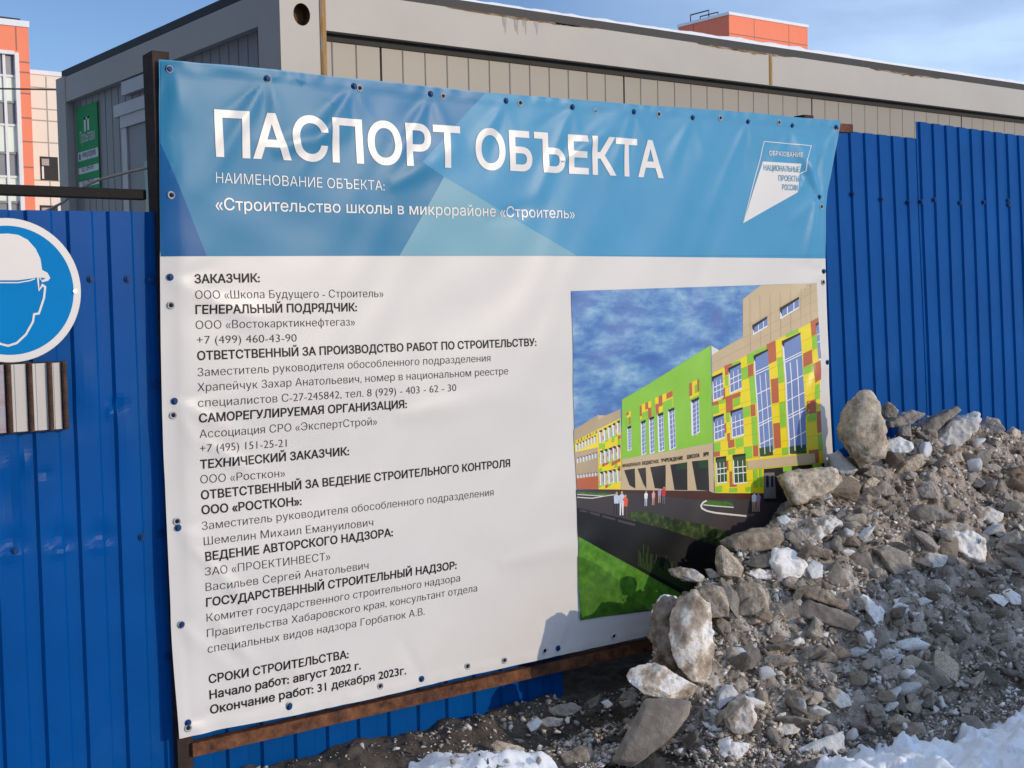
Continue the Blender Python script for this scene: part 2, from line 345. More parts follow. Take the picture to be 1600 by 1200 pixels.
def disp(U, Z):
    """how far the cloth stands off its plane, towards the viewer"""
    U = np.asarray(U, float); Z = np.asarray(Z, float)
    zc = np.clip((Z - .22) / 2.0, 0, 1); uc = np.clip(U / 3.0, 0, 1)
    d = .016 * np.sin(np.pi * uc) * np.sin(np.pi * zc)
    fade = np.clip(zc * 6, 0, 1) * np.clip((1 - zc) * 9, .25, 1)
    d = d + .0026 * nz2(U, Z, 1.0) * fade + .0011 * nz2(U + 3, Z * 1.2, 2.7) + .0035 * np.sin(Z * 10.5 + .8 * np.sin(U * 2.2)) * np.clip(1.2 - uc, 0, 1) * np.clip((1.6 - Z) * 2, 0, 1)
    for (u, z, th, L, w, h) in FOLDS:
        du, dz = U - u, Z - z
        a = du * math.cos(th) + dz * math.sin(th); b = -du * math.sin(th) + dz * math.cos(th)
        ww = w * (.55 + np.clip(a, 0, L) / L)
        t = np.clip(a / L, 0, 1)
        d = d + h * np.exp(-(b / ww) ** 2) * np.where(a > -.01, np.sin(np.pi * np.minimum(.12 + t * .88, 1)) ** .8, 0) * np.where(a > L, 0, 1)
    # doubled hem
    hem = np.minimum(np.minimum(U - np.interp(Z, lZ, lU), np.interp(Z, rZ, rU) - U), np.minimum(Z - np.interp(U, bU, bZ), np.interp(U, tU, tZ) - Z))
    d = d + .0016 * np.clip((.034 - hem) / .003, 0, 1) + .0012 * np.sin(U * 60 + 3 * np.sin(U * 13)) * np.clip((.03 - hem) / .02, 0, 1)
    # left hem curls back round the post
    d = d - .012 * np.exp(-(np.clip(U, 0, 9) / .035) ** 2) * np.clip((Z - .2) * 2, 0, 1)
    return d
def on_banner(U, Z, off=0.0):
    U = np.asarray(U, float); Z = np.asarray(Z, float)
    return np.stack([U, -disp(U, Z) - off, Z], -1)
top_px = [(250, 92), (300, 97.5), (360, 102), (417.5, 107.5), (460, 112.5), (528.7, 120.6), (560, 123), (660, 134), (760, 144.5), (883, 154), (985, 162.6), (1072, 168.3), (1159, 174.5), (1231, 182), (1313, 188.5)]
left_px = [(250, 92), (251.5, 240), (252, 401), (253.7, 540), (256, 650), (261, 752), (263.5, 840), (269.4, 980), (279.7, 1154)]
right_px = [(1313, 188.5), (1303, 245), (1292, 300), (1289.5, 330), (1289.5, 400), (1291, 480), (1294, 570), (1297, 640), (1301, 720), (1306, 830), (1309, 905)]
bot_px = [(279.7, 1154), (340, 1140), (451, 1119), (580, 1092), (700, 1062.5), (880, 1022.5), (1019, 991.6), (1160, 952), (1309, 905)]
tU, tZ = np.array([uv(*p) for p in top_px]).T; bU, bZ = np.array([uv(*p) for p in bot_px]).T
lU, lZ = np.array([uv(*p) for p in left_px])[::-1].T; rU, rZ = np.array([uv(*p) for p in right_px])[::-1].T
HZ = float(np.mean([uv(252, 401)[1], uv(1290, 399.5)[1]]))
NU, NV1, NV2 = 250, 58, 118
def banner_pt(s, v):
    """s along the width, v in 0..1 from hem to header line, 1..2 header line to top"""
    for _ in range(3):
        if v <= 1: z = None
        zb = np.interp(s * 3.0, bU, bZ); zt = np.interp(s * 3.03, tU, tZ)
        z = zb + (HZ - zb) * v if v <= 1 else HZ + (zt - HZ) * (v - 1)
    u0 = np.interp(z, lZ, lU); u1 = np.interp(z, rZ, rU)
    return u0 + (u1 - u0) * s, z
vs = np.concatenate([np.linspace(0, 1, NV2 + 1), np.linspace(1, 2, NV1 + 1)[1:]])
UZ = np.array([[banner_pt(s, v) for s in np.linspace(0, 1, NU + 1)] for v in vs])
BP = on_banner(UZ[..., 0], UZ[..., 1])
banner = empty('banner', (0, 0, .22), 'large white and blue vinyl information banner bolted to the blue fence', 'banner')
n, m, _ = BP.shape
bf = [[i * m + j, i * m + j + 1, (i + 1) * m + j + 1, (i + 1) * m + j] for i in range(n - 1) for j in range(m - 1)]
bfm = [0 if i < NV2 else 1 for i in range(n - 1) for j in range(m - 1)]
mesh_obj('sheet', BP.reshape(-1, 3), bf, None, banner, True, [m_vinyl, m_header], bfm)

def cut_poly(polys, step):
    """flat (u,z) polygons -> bmesh cut along a lattice so that it follows the cloth"""
    bm = bmesh.new()
    for n_, p in enumerate(polys):
        vv = [bm.verts.new((q[0], q[1], .00003 * (n_ % 8))) for q in p]
        try: bm.faces.new(vv)
        except ValueError: pass
    bmesh.ops.triangulate(bm, faces=bm.faces[:])
    lattice(bm, step); return bm
def lattice(bm, step):
    if not step or not bm.verts: return
    for axis in (0, 1):
        c = [v.co[axis] for v in bm.verts]; a, b = min(c), max(c)
        k = math.floor(a / step) + 1
        while k * step < b:
            co = Vector((0, 0, 0)); co[axis] = k * step; no = Vector((0, 0, 0)); no[axis] = 1
            bmesh.ops.bisect_plane(bm, geom=bm.verts[:] + bm.edges[:] + bm.faces[:], plane_co=co, plane_no=no, dist=1e-6)
            k += 1
def bm_arrays(bm):
    bm.verts.index_update()
    V = np.array([v.co[:] for v in bm.verts]).reshape(-1, 3); Fc = []
    for f in bm.faces:
        idx = [v.index for v in f.verts]
        a = 0.0
        for i in range(len(idx)):
            p, q = V[idx[i]], V[idx[(i + 1) % len(idx)]]; a += p[0] * q[1] - p[1] * q[0]
        Fc.append(idx if a > 0 else idx[::-1])
    bm.free(); return V, Fc
def printed(name, items, parent, layer_off=.0006, step=.02):
    """items: list of (polygons, material, layer)"""
    V, Fc, fm, mats = [], [], [], []
    for polys, mt, layer in items:
        if mt not in mats: mats.append(mt)
        v, f = bm_arrays(cut_poly(polys, step))
        if len(v) == 0: continue
        P = on_banner(v[:, 0], v[:, 1], layer_off + .0003 * layer + v[:, 2])
        k = len(V); V += P.tolist(); Fc += [[i + k for i in q] for q in f]; fm += [mats.index(mt)] * len(f)
    return mesh_obj(name, V, Fc, None, parent, True, mats, fm)

_tc = {}
def offset_loop(p, d):
    n = len(p); out = []
    for i in range(n):
        a, b, c = p[i - 1], p[i], p[(i + 1) % n]
        e0 = np.array(b) - a; e1 = np.array(c) - b
        l0, l1 = np.linalg.norm(e0), np.linalg.norm(e1)
        if l0 < 1e-9 or l1 < 1e-9: out.append(tuple(b)); continue
        n0 = np.array([e0[1], -e0[0]]) / l0; n1 = np.array([e1[1], -e1[0]]) / l1
        m_ = n0 + n1; k = max(.35, float(np.dot(m_, n0)))
        out.append(tuple(np.array(b) + m_ / k * d))
    return out
def inside(pt, poly):
    r = False; x, y = pt
    for (x0, y0), (x1, y1) in zip(poly, poly[1:] + poly[:1]):
        if (y0 > y) != (y1 > y) and x < (x1 - x0) * (y - y0) / (y1 - y0) + x0: r = not r
    return r
def area2(p): return sum(a[0] * b[1] - b[0] * a[1] for a, b in zip(p, p[1:] + p[:1]))
def text_bm(s, bold=0.0):
    """outline every glyph from the built-in font and fill each contour on its own"""
    c = bpy.data.curves.new('t', 'FONT'); c.body = s; c.size = 1
    o = bpy.data.objects.new('t', c); COL.objects.link(o)
    dg = bpy.context.evaluated_depsgraph_get(); cu = o.evaluated_get(dg).to_curve(dg)
    loops = []
    for sp in cu.splines:
        bp = sp.bezier_points; n = len(bp); L = []
        for i in range(n):
            a, b = bp[i], bp[(i + 1) % n]
            p0, p1, p2, p3 = a.co.xy, a.handle_right.xy, b.handle_left.xy, b.co.xy
            d = (p3 - p0); ln = max(d.length, 1e-9)
            bend = max(abs(d.x * (q.y - p0.y) - d.y * (q.x - p0.x)) / ln for q in (p1, p2))
            k = 1 if bend < .002 else 5
            for t in range(k):
                t /= k; u_ = 1 - t; q = p0 * u_ ** 3 + p1 * 3 * u_ * u_ * t + p2 * 3 * u_ * t * t + p3 * t ** 3
                if not L or (abs(L[-1][0] - q.x) + abs(L[-1][1] - q.y)) > 1e-5: L.append((q.x, q.y))
        if len(L) > 2: loops.append(L)
    o.to_curve_clear() if hasattr(o, 'to_curve_clear') else None
    bpy.data.objects.remove(o); bpy.data.curves.remove(c)
    ars = [area2(l) for l in loops]
    bb = [(min(p[0] for p in l), min(p[1] for p in l), max(p[0] for p in l), max(p[1] for p in l)) for l in loops]
    out = []
    for i, l in enumerate(loops):
        par = [k for k in range(len(loops)) if k != i and ars[k] * ars[i] < 0 and bb[k][0] <= bb[i][0] and bb[k][2] >= bb[i][2] and abs(ars[k]) > abs(ars[i]) and inside(l[0], loops[k])]
        sg = ars[min(par, key=lambda k: abs(ars[k]))] if par else ars[i]
        out.append(offset_loop(l, bold if sg > 0 else -bold) if bold else l)
    pts = [Vector(p) for l in out for p in l]; ed = []; k = 0
    for l in out: ed += [(k + q, k + (q + 1) % len(l)) for q in range(len(l))]; k += len(l)
    V, _, T, _, _, _ = delaunay_2d_cdt(pts, ed, [], 0, 1e-6)
    V = np.array([v[:] for v in V]); T = np.array([t for t in T])
    C_ = V[T].mean(1)
    a = np.array([pts[e[0]][:] for e in ed]); b = np.array([pts[e[1]][:] for e in ed])
    wn_ = np.zeros(len(C_), int)
    for q in range(0, len(C_), 600):
        cx, cy = C_[q:q + 600, 0][:, None], C_[q:q + 600, 1][:, None]
        cr = (b[:, 0] - a[:, 0]) * (cy - a[:, 1]) - (cx - a[:, 0]) * (b[:, 1] - a[:, 1])
        wn_[q:q + 600] = ((a[:, 1] <= cy) & (b[:, 1] > cy) & (cr > 0)).sum(1) - ((a[:, 1] > cy) & (b[:, 1] <= cy) & (cr < 0)).sum(1)
    bm = bmesh.new(); vv = [bm.verts.new((p[0], p[1], 0)) for p in V]
    for t, w_ in zip(T, wn_):
        if w_ != 0:
            try: bm.faces.new([vv[q] for q in t])
            except ValueError: pass
    bmesh.ops.delete(bm, geom=[v for v in bm.verts if not v.link_faces], context='VERTS')
    return bm
CAP = .727
def text_on(bm, Sx, Ex, cap, shear=0.0):
    xs = [v.co.x for v in bm.verts]; a, b = min(xs), max(xs)
    for v in bm.verts:
        t = (v.co.x - a) / (b - a); h = v.co.y / CAP * cap
        v.co = Vector((Sx[0] + (Ex[0] - Sx[0]) * t + shear * h, Sx[1] + (Ex[1] - Sx[1]) * t + h, v.co.z))
def lettering(name, lines, mt, parent, off=.0012, step=None):
    V, Fc = [], []
    for s, p0, p1, cap, bold in lines:
        bm = text_bm(s, bold); text_on(bm, uv(*p0), uv(*p1), cap); lattice(bm, step)
        v, f = bm_arrays(bm); P = on_banner(v[:, 0], v[:, 1], off + v[:, 2]); k = len(V)
        V += P.tolist(); Fc += [[i + k for i in q] for q in f]
    return mesh_obj(name, V, Fc, mt, parent, True)

# header facets
def U(*pts): return [uv(*p) for p in pts]
TP = lambda x: float(np.interp(x, [p[0] for p in top_px], [p[1] for p in top_px])) + 2.0
printed('header_print', [
    ([U((447, TP(447)), (757, TP(757)), (656, 255), (691.5, 276.5))], m_facet_dark, 0),
    ([U((691.5, 276.5), (656, 255), (757, TP(757)), (1308, 192.5), (1289, 310), (1288, 399.3), (896, 399.7))], m_header, 0),
    ([U((691.5, 276.5), (621.5, 399.8), (896, 399.7))], m_facet_light, 1),
    ([U((252.3, 222), (322, 400.2), (252.8, 400.4))], m_facet_deep, 1),
    ([U((252.3, 95), (447, TP(447)), (691.5, 276.5), (621.5, 399.8), (322, 400.2), (252.3, 222))], m_facet_mid, 0),
], banner, .0014, .0125)
lettering('title', [('ПАСПОРТ ОБЪЕКТА', (336, 243), (1034.5, 277), .132, .024)], m_white_ink, banner, .0032, .0125)
lettering('subtitle', [('НАИМЕНОВАНИЕ ОБЪЕКТА:', (336.3, 285.8), (597.7, 298.2), .0315, -.006)], m_white_ink, banner, .0032, .03)
lettering('project_line', [('«Строительство школы в микрорайоне «Строитель»', (335.5, 328), (894, 341.8), .0365, .004)], m_white_ink, banner, .0032, .03)
B, N = .020, -.012
bold_l = [('ЗАКАЗЧИК:', (303.6, 442.6), (404.9, 440.7)), ('ГЕНЕРАЛЬНЫЙ ПОДРЯДЧИК:', (305.5, 490.6), (555.6, 486.1)),
 ('ОТВЕТСТВЕННЫЙ ЗА ПРОИЗВОДСТВО РАБОТ ПО СТРОИТЕЛЬСТВУ:', (307.4, 562.6), (832.7, 540.1)), ('САМОРЕГУЛИРУЕМАЯ ОРГАНИЗАЦИЯ:', (310, 660.1), (632.5, 636.9)),
 ('ТЕХНИЧЕСКИЙ ЗАКАЗЧИК:', (313, 732.5), (544, 710.7)), ('ОТВЕТСТВЕННЫЙ ЗА ВЕДЕНИЕ СТРОИТЕЛЬНОГО КОНТРОЛЯ', (314.5, 780.5), (794.4, 728.7)),
 ('ООО «РОСТКОН»:', (314.9, 803.7), (470.5, 788.7)), ('ВЕДЕНИЕ АВТОРСКОГО НАДЗОРА:', (319.4, 876.1), (610.7, 836.7)),
 ('ГОСУДАРСТВЕННЫЙ СТРОИТЕЛЬНЫЙ НАДЗОР:', (322, 948.1), (712, 888.1)), ('СРОКИ СТРОИТЕЛЬСТВА:', (326.9, 1068.1), (545.1, 1028)),
 ('Начало работ: август 2022 г.', (327.6, 1092.5), (564.2, 1045.6)), ('Окончание работ: 31 декабря 2023г.', (328.7, 1115.7), (634.4, 1053.1))]
thin_l = [('ООО «Школа Будущего - Строитель»', (304.7, 467), (596.8, 464.4)), ('ООО «Востокарктикнефтегаз»', (305.9, 514.2), (552.2, 508.6)),
 ('+7 (499) 460-43-90', (307, 537.5), (461, 533.7)), ('Заместитель руководителя обособленного подразделения', (308.1, 588.1), (761.8, 564.5)),
 ('Храпейчук Захар Анатольевич, номер в национальном реестре', (308.5, 611.7), (789.2, 584.7)),
 ('специалистов С-27-245842, тел. 8 (929) - 403 - 62 - 30', (309.2, 636.1), (708.6, 610.6)), ('Ассоциация СРО «ЭкспертСтрой»', (311.5, 684.5), (586.7, 663.5)),
 ('+7 (495) 151-25-21', (312.2, 707), (447.2, 698)), ('ООО «Росткон»', (313.7, 755.7), (445, 744.8)),
 ('Заместитель руководителя обособленного подразделения', (315.2, 828.1), (768.2, 773.7)), ('Шемелин Михаил Емануилович', (317.5, 851.7), (580, 821)),
 ('ЗАО «ПРОЕКТИНВЕСТ»', (319.7, 899.4), (513.2, 873.9)), ('Васильев Сергей Анатольевич', (321.2, 923.7), (573.2, 888.1)),
 ('Комитет государственного строительного надзора', (323.1, 971.7), (717.6, 908)), ('Правительства Хабаровского края, консультант отдела', (324.2, 996.1), (744.2, 923.7)),
 ('специальных видов надзора Горбатюк А.В.', (325, 1020.5), (663.2, 960.5))]
for l_, a, b in bold_l: lettering('heading_line', [(l_, a, b, .0262, B)], m_black_ink, banner, .0014, .05)
for l_, a, b in thin_l: lettering('text_line', [(l_, a, b, .0252, N)], m_grey_ink, banner, .0014, .05)
printed('date_patch', [([U((487, 1086), (635, 1054), (637, 1037), (487, 1069))], m_patch, 0)], banner, .0005, .03)

# emblem
def LG(*pts): return [(1080 + x / 5, 180 + y / 5) for x, y in pts]
def stroke_px(pts, w):
    """one mitred ribbon along the points"""
    P = [np.array(p, float) for p in pts]; A_, B_ = [], []
    for i, p in enumerate(P):
        d0 = P[i] - P[i - 1] if i else P[1] - P[0]; d1 = P[i + 1] - P[i] if i + 1 < len(P) else P[i] - P[i - 1]
        d0 = d0 / np.linalg.norm(d0); d1 = d1 / np.linalg.norm(d1)
        n0 = np.array([-d0[1], d0[0]]); n1 = np.array([-d1[1], d1[0]]); m_ = n0 + n1; k = max(.5, float(np.dot(m_, n0)))
        A_.append(p + m_ / k * w / 2); B_.append(p - m_ / k * w / 2)
    return [[tuple(A_[i]), tuple(A_[i + 1]), tuple(B_[i + 1]), tuple(B_[i])] for i in range(len(P) - 1)]
printed('emblem_outline', [([U(*q) for q in stroke_px(LG((396, 843), (540, 330), (566, 205), (932, 240), (886, 350), (885, 437), (842, 462)), 1.1)], m_white_ink, 2),
                           ([U(*LG((396, 843), (828, 602), (853, 380), (556, 362), (520, 470)))], m_white_ink, 3)], banner, .0016, .02)
lettering('emblem_caption', [('ОБРАЗОВАНИЕ', *LG((604, 314), (855, 330)), .0185, .012)], m_white_ink, banner, .0036, .02)
lettering('emblem_text', [('НАЦИОНАЛЬНЫЕ', *LG((560, 432), (843, 447)), .0235, .006), ('ПРОЕКТЫ', *LG((674, 514), (836, 520)), .0235, .006), ('РОССИИ', *LG((702, 585), (824, 590)), .0235, .006)], m_teal_ink, banner, .0042, .02)

# eyelets and bolts
def disc_mb(u, z, r0, r1, off, th, seg=20):
    mb = MB(); c = on_banner(u, z, off)
    v, f = [], []
    for k in range(seg):
        a = 2 * math.pi * k / seg
        for (r, y) in ((r0, 0), (r1 * .85 + r0 * .15, th), (r0 * .6 + r1 * .4, th), (r1, 0)) if r0 > 0 else ((r1, 0), (r1 * .85, th * .7), (r1 * .4, th), (0.0001, th)):
            v.append((c[0] + r * math.cos(a), c[1] - y, c[2] + r * math.sin(a)))
    for k in range(seg):
        for j in range(3):
            f.append([k * 4 + j, k * 4 + j + 1, ((k + 1) % seg) * 4 + j + 1, ((k + 1) % seg) * 4 + j])
    return mb.add(v, f)
for p in EYES_T + EYES_L + EYES_R + EYES_B:
    u, z = uv(*p)
    mb = disc_mb(u, z, .0065, .0118, .0012, .0022)
    e = mb.build('eyelet', m_zinc, banner, True)
    c = on_banner(u, z, .0016); seg = 16
    mesh_obj('eyelet_hole', [(c[0] + .0068 * math.cos(2 * math.pi * k / seg), c[1], c[2] + .0068 * math.sin(2 * math.pi * k / seg)) for k in range(seg)], [list(range(seg))], m_hole, e)
for p in BOLTS_T + BOLTS_L + BOLTS_R + BOLTS_B:
    u, z = uv(*p); mb = disc_mb(u, z, 0, .0105, .002, .002)
    c = on_banner(u, z, .004)
    mb.tube([(c[0], c[1], c[2]), (c[0], c[1] - .005, c[2])], .0062, 6)
    mb.build('bolt', m_screw, banner)

# ------------------------------------------------------------------ printed picture of the school
def ink(name, c, k=1.0): return mat('print ' + name, [sh(lin(c), .96 * k), sh(lin(c), 1.04 * k)], 12, .33, .03, 7)
def R7(*p): return [uv(860 + x / 3.478, 420 + y / 3.478) for x, y in p]
def P3(*p): return [uv(880 + x / 6.667, 600 + y / 6.667) for x, y in p]
def P4(*p): return [uv(1090 + x / 6, 440 + y / 6) for x, y in p]
def P6(*p): return [uv(880 + x / 5, 740 + y / 5) for x, y in p]
i_y, i_g, i_r, i_b = ink('yellow', (236, 214, 30)), ink('green', (140, 200, 54)), ink('brick', (186, 98, 62)), ink('beige', (200, 178, 142))
i_big, i_w, i_gl, i_dk = ink('lime', (137, 196, 58)), ink('white', (238, 236, 234)), ink('window', (112, 136, 188)), ink('black', (22, 20, 22))
i_tan, i_road, i_pl = ink('shade beige', (178, 158, 128)), ink('asphalt', (64, 59, 61)), ink('plinth', (74, 40, 30))
i_seam, i_grgl = ink('seam', (170, 150, 118)), ink('green glass', (48, 78, 38)), 
i_skin, i_lb, i_or, i_pk, i_ll, i_rd = ink('skin', (205, 160, 135)), ink('shirt', (196, 208, 226)), ink('coral', (232, 92, 62)), ink('pink', (224, 158, 168)), ink('lilac', (170, 150, 190)), ink('red', (205, 52, 58))
i_kerb = ink('kerb', (225, 220, 212)); i_fence = ink('fence black', (14, 16, 20))
i_grass = mat('print lawn', [lin((52, 98, 24)), lin((78, 134, 36)), lin((104, 160, 56))], 26, .33, detail=9)
i_grassd = mat('print dark lawn', [lin((44, 86, 22)), lin((64, 112, 30)), lin((86, 138, 46))], 26, .33, detail=9)
i_hedge = mat('print hedge', [lin((16, 24, 12)), lin((40, 58, 22)), lin((84, 108, 48))], 34, .33, detail=9)
i_sky = mat('print sky', [lin((64, 106, 172)), lin((76, 124, 186)), lin((112, 158, 198)), lin((176, 204, 220))], 4.2, .33, detail=8, stops=[.36, .46, .57, .74], stretch=(1.3, 1, 3.2), distort=.15)
PU0, PU1, PZ0, PZ1 = uv(887, 455)[0], 2.896, uv(903, 968)[1], uv(887, 455)[1]
_c = [uv(887, 455), uv(1274.5, 442.5), (2.905, PZ0 + .02), uv(903.5, 968)]
items = [([[*_c]], i_sky, 0)]
def add(polys, mt, layer): items.append((polys, mt, layer))
def quad(x0, y0, x1, y1, h, drift=.045): return ((x0, y0), (x1, y1), (x1 + drift * h, y1 + h), (x0 + drift * h, y0 + h))
# far wing
add([P3((85, 475), (330, 322), (410, 326), (565, 258), (580, 780), (570, 1095), (106, 1088))], i_tan, 1)
add([P3((410, 326), (335, 375), (330, 322))], i_b, 2)
add([P3((90, 592), (330, 470), (565, 352), (572, 785), (565, 1092), (332, 1092), (322, 655), (96, 708))], i_y, 2)
add([P3((104, 978), (326, 952), (328, 1087), (106, 1087))], i_r, 2)
_q = random.Random(5)
gq, rq = [], []
for r_ in range(16):
    for c_ in range(7):
        x = 335 + c_ * 33; y = 480 - c_ * 17 + r_ * 40
        k = _q.random()
        if y < 1050 and x < 545: (gq if k < .3 else rq if k < .58 else []).append(P3(*quad(x, y, x + 30, y - 14, 38, 0)))
for c_ in range(8):
    x = 95 + c_ * 30; y = 592 - c_ * 15
    (gq if c_ % 3 == 0 else rq).append(P3(*quad(x, y, x + 15, y - 7, 30, 0)))
add(gq, i_g, 3); add(rq, i_r, 3)
ww, gg, dd = [], [], []
def slit(x, y, w, h, s=-.45):
    ww.append(P3(*quad(x, y, x + w, y + s * w, h, .03))); gg.append(P3(*quad(x + w * .45, y + .1 * h, x + w, y + s * w + .1 * h, h * .86, .03)))
    dd.append(P3((x, y), (x + w, y + s * w), (x + w, y + s * w + h * .22), (x + w * .4, y + h * .1)))
for i in range(7): slit(105 + i * 30, 622 - i * 14, 22, 74); slit(108 + i * 30, 766 - i * 9, 22, 58, -.3); slit(110 + i * 30, 938 - i * 4, 22, 40, -.15)
for i in range(5): slit(336 + i * 46, 486 - i * 24, 34, 130); slit(338 + i * 46, 694 - i * 14, 34, 140, -.3); slit(338 + i * 46, 912 - i * 8, 34, 140, -.15)
add(ww, i_w, 4); add(gg, ink('dim glass', (176, 178, 180)), 5); add(dd, i_dk, 6)
# lime hall
add([P3((580, 160), (860, 0), (1506, -404), (1538, 612), (575, 782))], i_big, 3)
add([P3(*quad(765, 222, 885, 170, 150, .02)), P3(*quad(925, 145, 1115, 60, 170, .02)), P3(*quad(1285, -10, 1385, -55, 165, .02)), P3(*quad(625, 298, 670, 278, 55, .02))], i_y, 4)
add([P3(*quad(765, 224, 785, 216, 110, .02)), P3(*quad(822, 196, 852, 184, 70, .02)), P3(*quad(850, 250, 886, 240, 100, .02)), P3(*quad(962, 128, 1002, 110, 110, .02)), P3(*quad(1046, 95, 1112, 64, 62, .02)),
     P3(*quad(930, 210, 962, 200, 100, .02)), P3(*quad(1285, -8, 1312, -20, 135, .02)), P3(*quad(1366, -46, 1386, -55, 130, .02)), P3(*quad(625, 298, 650, 288, 28, .02)), P3(*quad(652, 350, 668, 345, 70, .02))], i_r, 5)
add([P3(*quad(785, 300, 850, 272, 60, .02)), P3(*quad(1006, 190, 1110, 145, 90, .02)), P3(*quad(1340, 10, 1366, 0, 85, .02)), P3(*quad(628, 350, 652, 345, 60, .02))], i_big, 5)
ww, gg, dd, mm = [], [], [], []
for (x0, y0, x1, y1, h) in [(632, 445, 674, 428, 252), (775, 392, 825, 368, 352), (860, 352, 912, 332, 376), (948, 312, 1010, 292, 396), (1058, 268, 1128, 240, 420), (1298, 172, 1386, 132, 368)]:
    w = x1 - x0
    ww.append(P3(*quad(x0, y0, x1, y1, h, .022)))
    gg.append(P3(*quad(x0 + w * .24, y0 + 6, x1 - w * .05, y1 + 6, h - 18, .022)))
    dd.append(P3((x0, y0), (x1, y1), (x1, y1 + 26), (x0 + w * .2, y0 + 22)))
    for k in range(1, 8): mm.append(P3(*quad(x0 + w * .2, y0 + h * k / 8, x1, y1 + h * k / 8, 5, 0)))
    mm.append(P3(*quad(x0 + w * .6, y0 + 10, x0 + w * .68, y0 + 10, h - 14, .022)))
add(ww, i_w, 4); add(gg, i_gl, 5); add(mm, i_w, 6); add(dd, i_dk, 7)
# entrance
add([P3((575, 782), (1538, 612), (1550, 1135), (565, 1100))], i_b, 4)
add([P3((600, 893), (712, 876), (716, 1085), (655, 1050)), P3((740, 878), (824, 866), (830, 1088), (797, 1035)), P3((868, 862), (1026, 838), (1032, 1092), (916, 1080)),
     P3((1075, 836), (1260, 810), (1270, 1102), (1130, 1100)), P3((1310, 802), (1490, 786), (1502, 1112), (1372, 1100))], ink('recess', (40, 36, 34)), 5)
add([P3((1140, 830), (1255, 812), (1260, 880), (1145, 890)), P3((1380, 796), (1485, 788), (1488, 870), (1385, 876))], ink('leaf glass', (34, 66, 30)), 6)
add([P3((106, 1087), (565, 1097), (1500, 1112), (1550, 1133), (1750, 1140), (1500, 1210), (690, 1130))], i_pl, 5)
# main block
add([P4((103, 600), (180, 645), (405, 520), (404, 165), (575, 36), (1109, 14), (1122, 345), (112, 860))], i_b, 2)
add([P4((103, 600), (180, 645), (108, 690))], i_kerb, 3)
sm = []
for k in range(1, 9): y = 860 - k * 92; sm.append(P4((112, y), (1122, y - 515), (1122, y - 512), (112, y + 3))) if y > 690 else sm.append(P4((408, y - 150), (1115, y - 510), (1115, y - 507), (408, y - 147))) if y - 510 > 20 else None
sm = [q for q in sm if q]
for k in range(7): x = 470 + k * 96; sm.append(P4((x, 480 - k * 48 - 330 + k * 30), (x + 3, 480 - k * 48 - 330 + k * 30), (x + 9, 660 - k * 48), (x + 6, 660 - k * 48)))
add(sm, i_seam, 3)
add([P4((112, 860), (1122, 345), (1140, 1210), (1176, 1700), (1180, 1980), (146, 1982))], i_y, 3)
G = [(300, 765, 380, 735, 35), (445, 685, 510, 660, 95), (510, 655, 630, 600, 32), (390, 815, 455, 790, 110), (470, 890, 520, 875, 260), (815, 490, 930, 440, 35), (730, 715, 780, 700, 240), (1055, 510, 1105, 490, 130),
     (975, 805, 1065, 770, 70), (1080, 970, 1130, 955, 140), (180, 1110, 235, 1095, 40), (315, 1105, 380, 1075, 75), (405, 1180, 470, 1160, 100), (485, 1270, 535, 1260, 270), (750, 1130, 805, 1120, 240), (1015, 1245, 1100, 1230, 70),
     (1115, 1435, 1155, 1425, 160), (335, 1475, 410, 1455, 85), (112, 1165, 178, 1150, 80), (130, 1515, 195, 1500, 80), (265, 1575, 330, 1560, 50), (415, 1550, 490, 1540, 110), (775, 1560, 832, 1550, 70), (150, 1920, 215, 1910, 58), (280, 1935, 355, 1930, 40), (430, 1925, 490, 1920, 45), (236, 890, 262, 880, 90), (248, 1230, 280, 1225, 90)]
Rd = [(630, 590, 715, 550, 190), (455, 785, 505, 765, 120), (235, 800, 270, 780, 85), (230, 790, 300, 762, 28), (1045, 375, 1120, 335, 140), (970, 675, 1055, 635, 130), (1065, 770, 1135, 735, 180), (670, 915, 735, 900, 230), (115, 1130, 175, 1115, 45), (240, 1080, 385, 1030, 45),
      (245, 1115, 310, 1100, 120), (475, 1155, 520, 1145, 110), (690, 1330, 755, 1320, 235), (1000, 1120, 1095, 1100, 130), (1105, 1220, 1145, 1210, 200), (1030, 1580, 1120, 1570, 130), (258, 1425, 285, 1415, 70), (265, 1490, 325, 1475, 72), (135, 1595, 190, 1585, 48), (498, 1535, 545, 1530, 105), (245, 1680, 268, 1675, 90), (280, 1780, 306, 1775, 140), (290, 1895, 350, 1890, 30), (208, 1000, 235, 990, 110), (228, 1330, 250, 1325, 90)]
add([P4(*quad(*q)) for q in G], i_g, 4); add([P4(*quad(*q)) for q in Rd], i_r, 4)
ls = []
for k in range(1, 12):
    y = 860 + k * 92; ls.append(P4((112 + k * 4, y), (1130 + k * 3, y - 515 + k * 44), (1130 + k * 3, y - 513 + k * 44), (112 + k * 4, y + 2)))
add(ls, ink('panel seam', (150, 140, 30)), 5)
ww, gg, dd, mm, gr = [], [], [], [], []
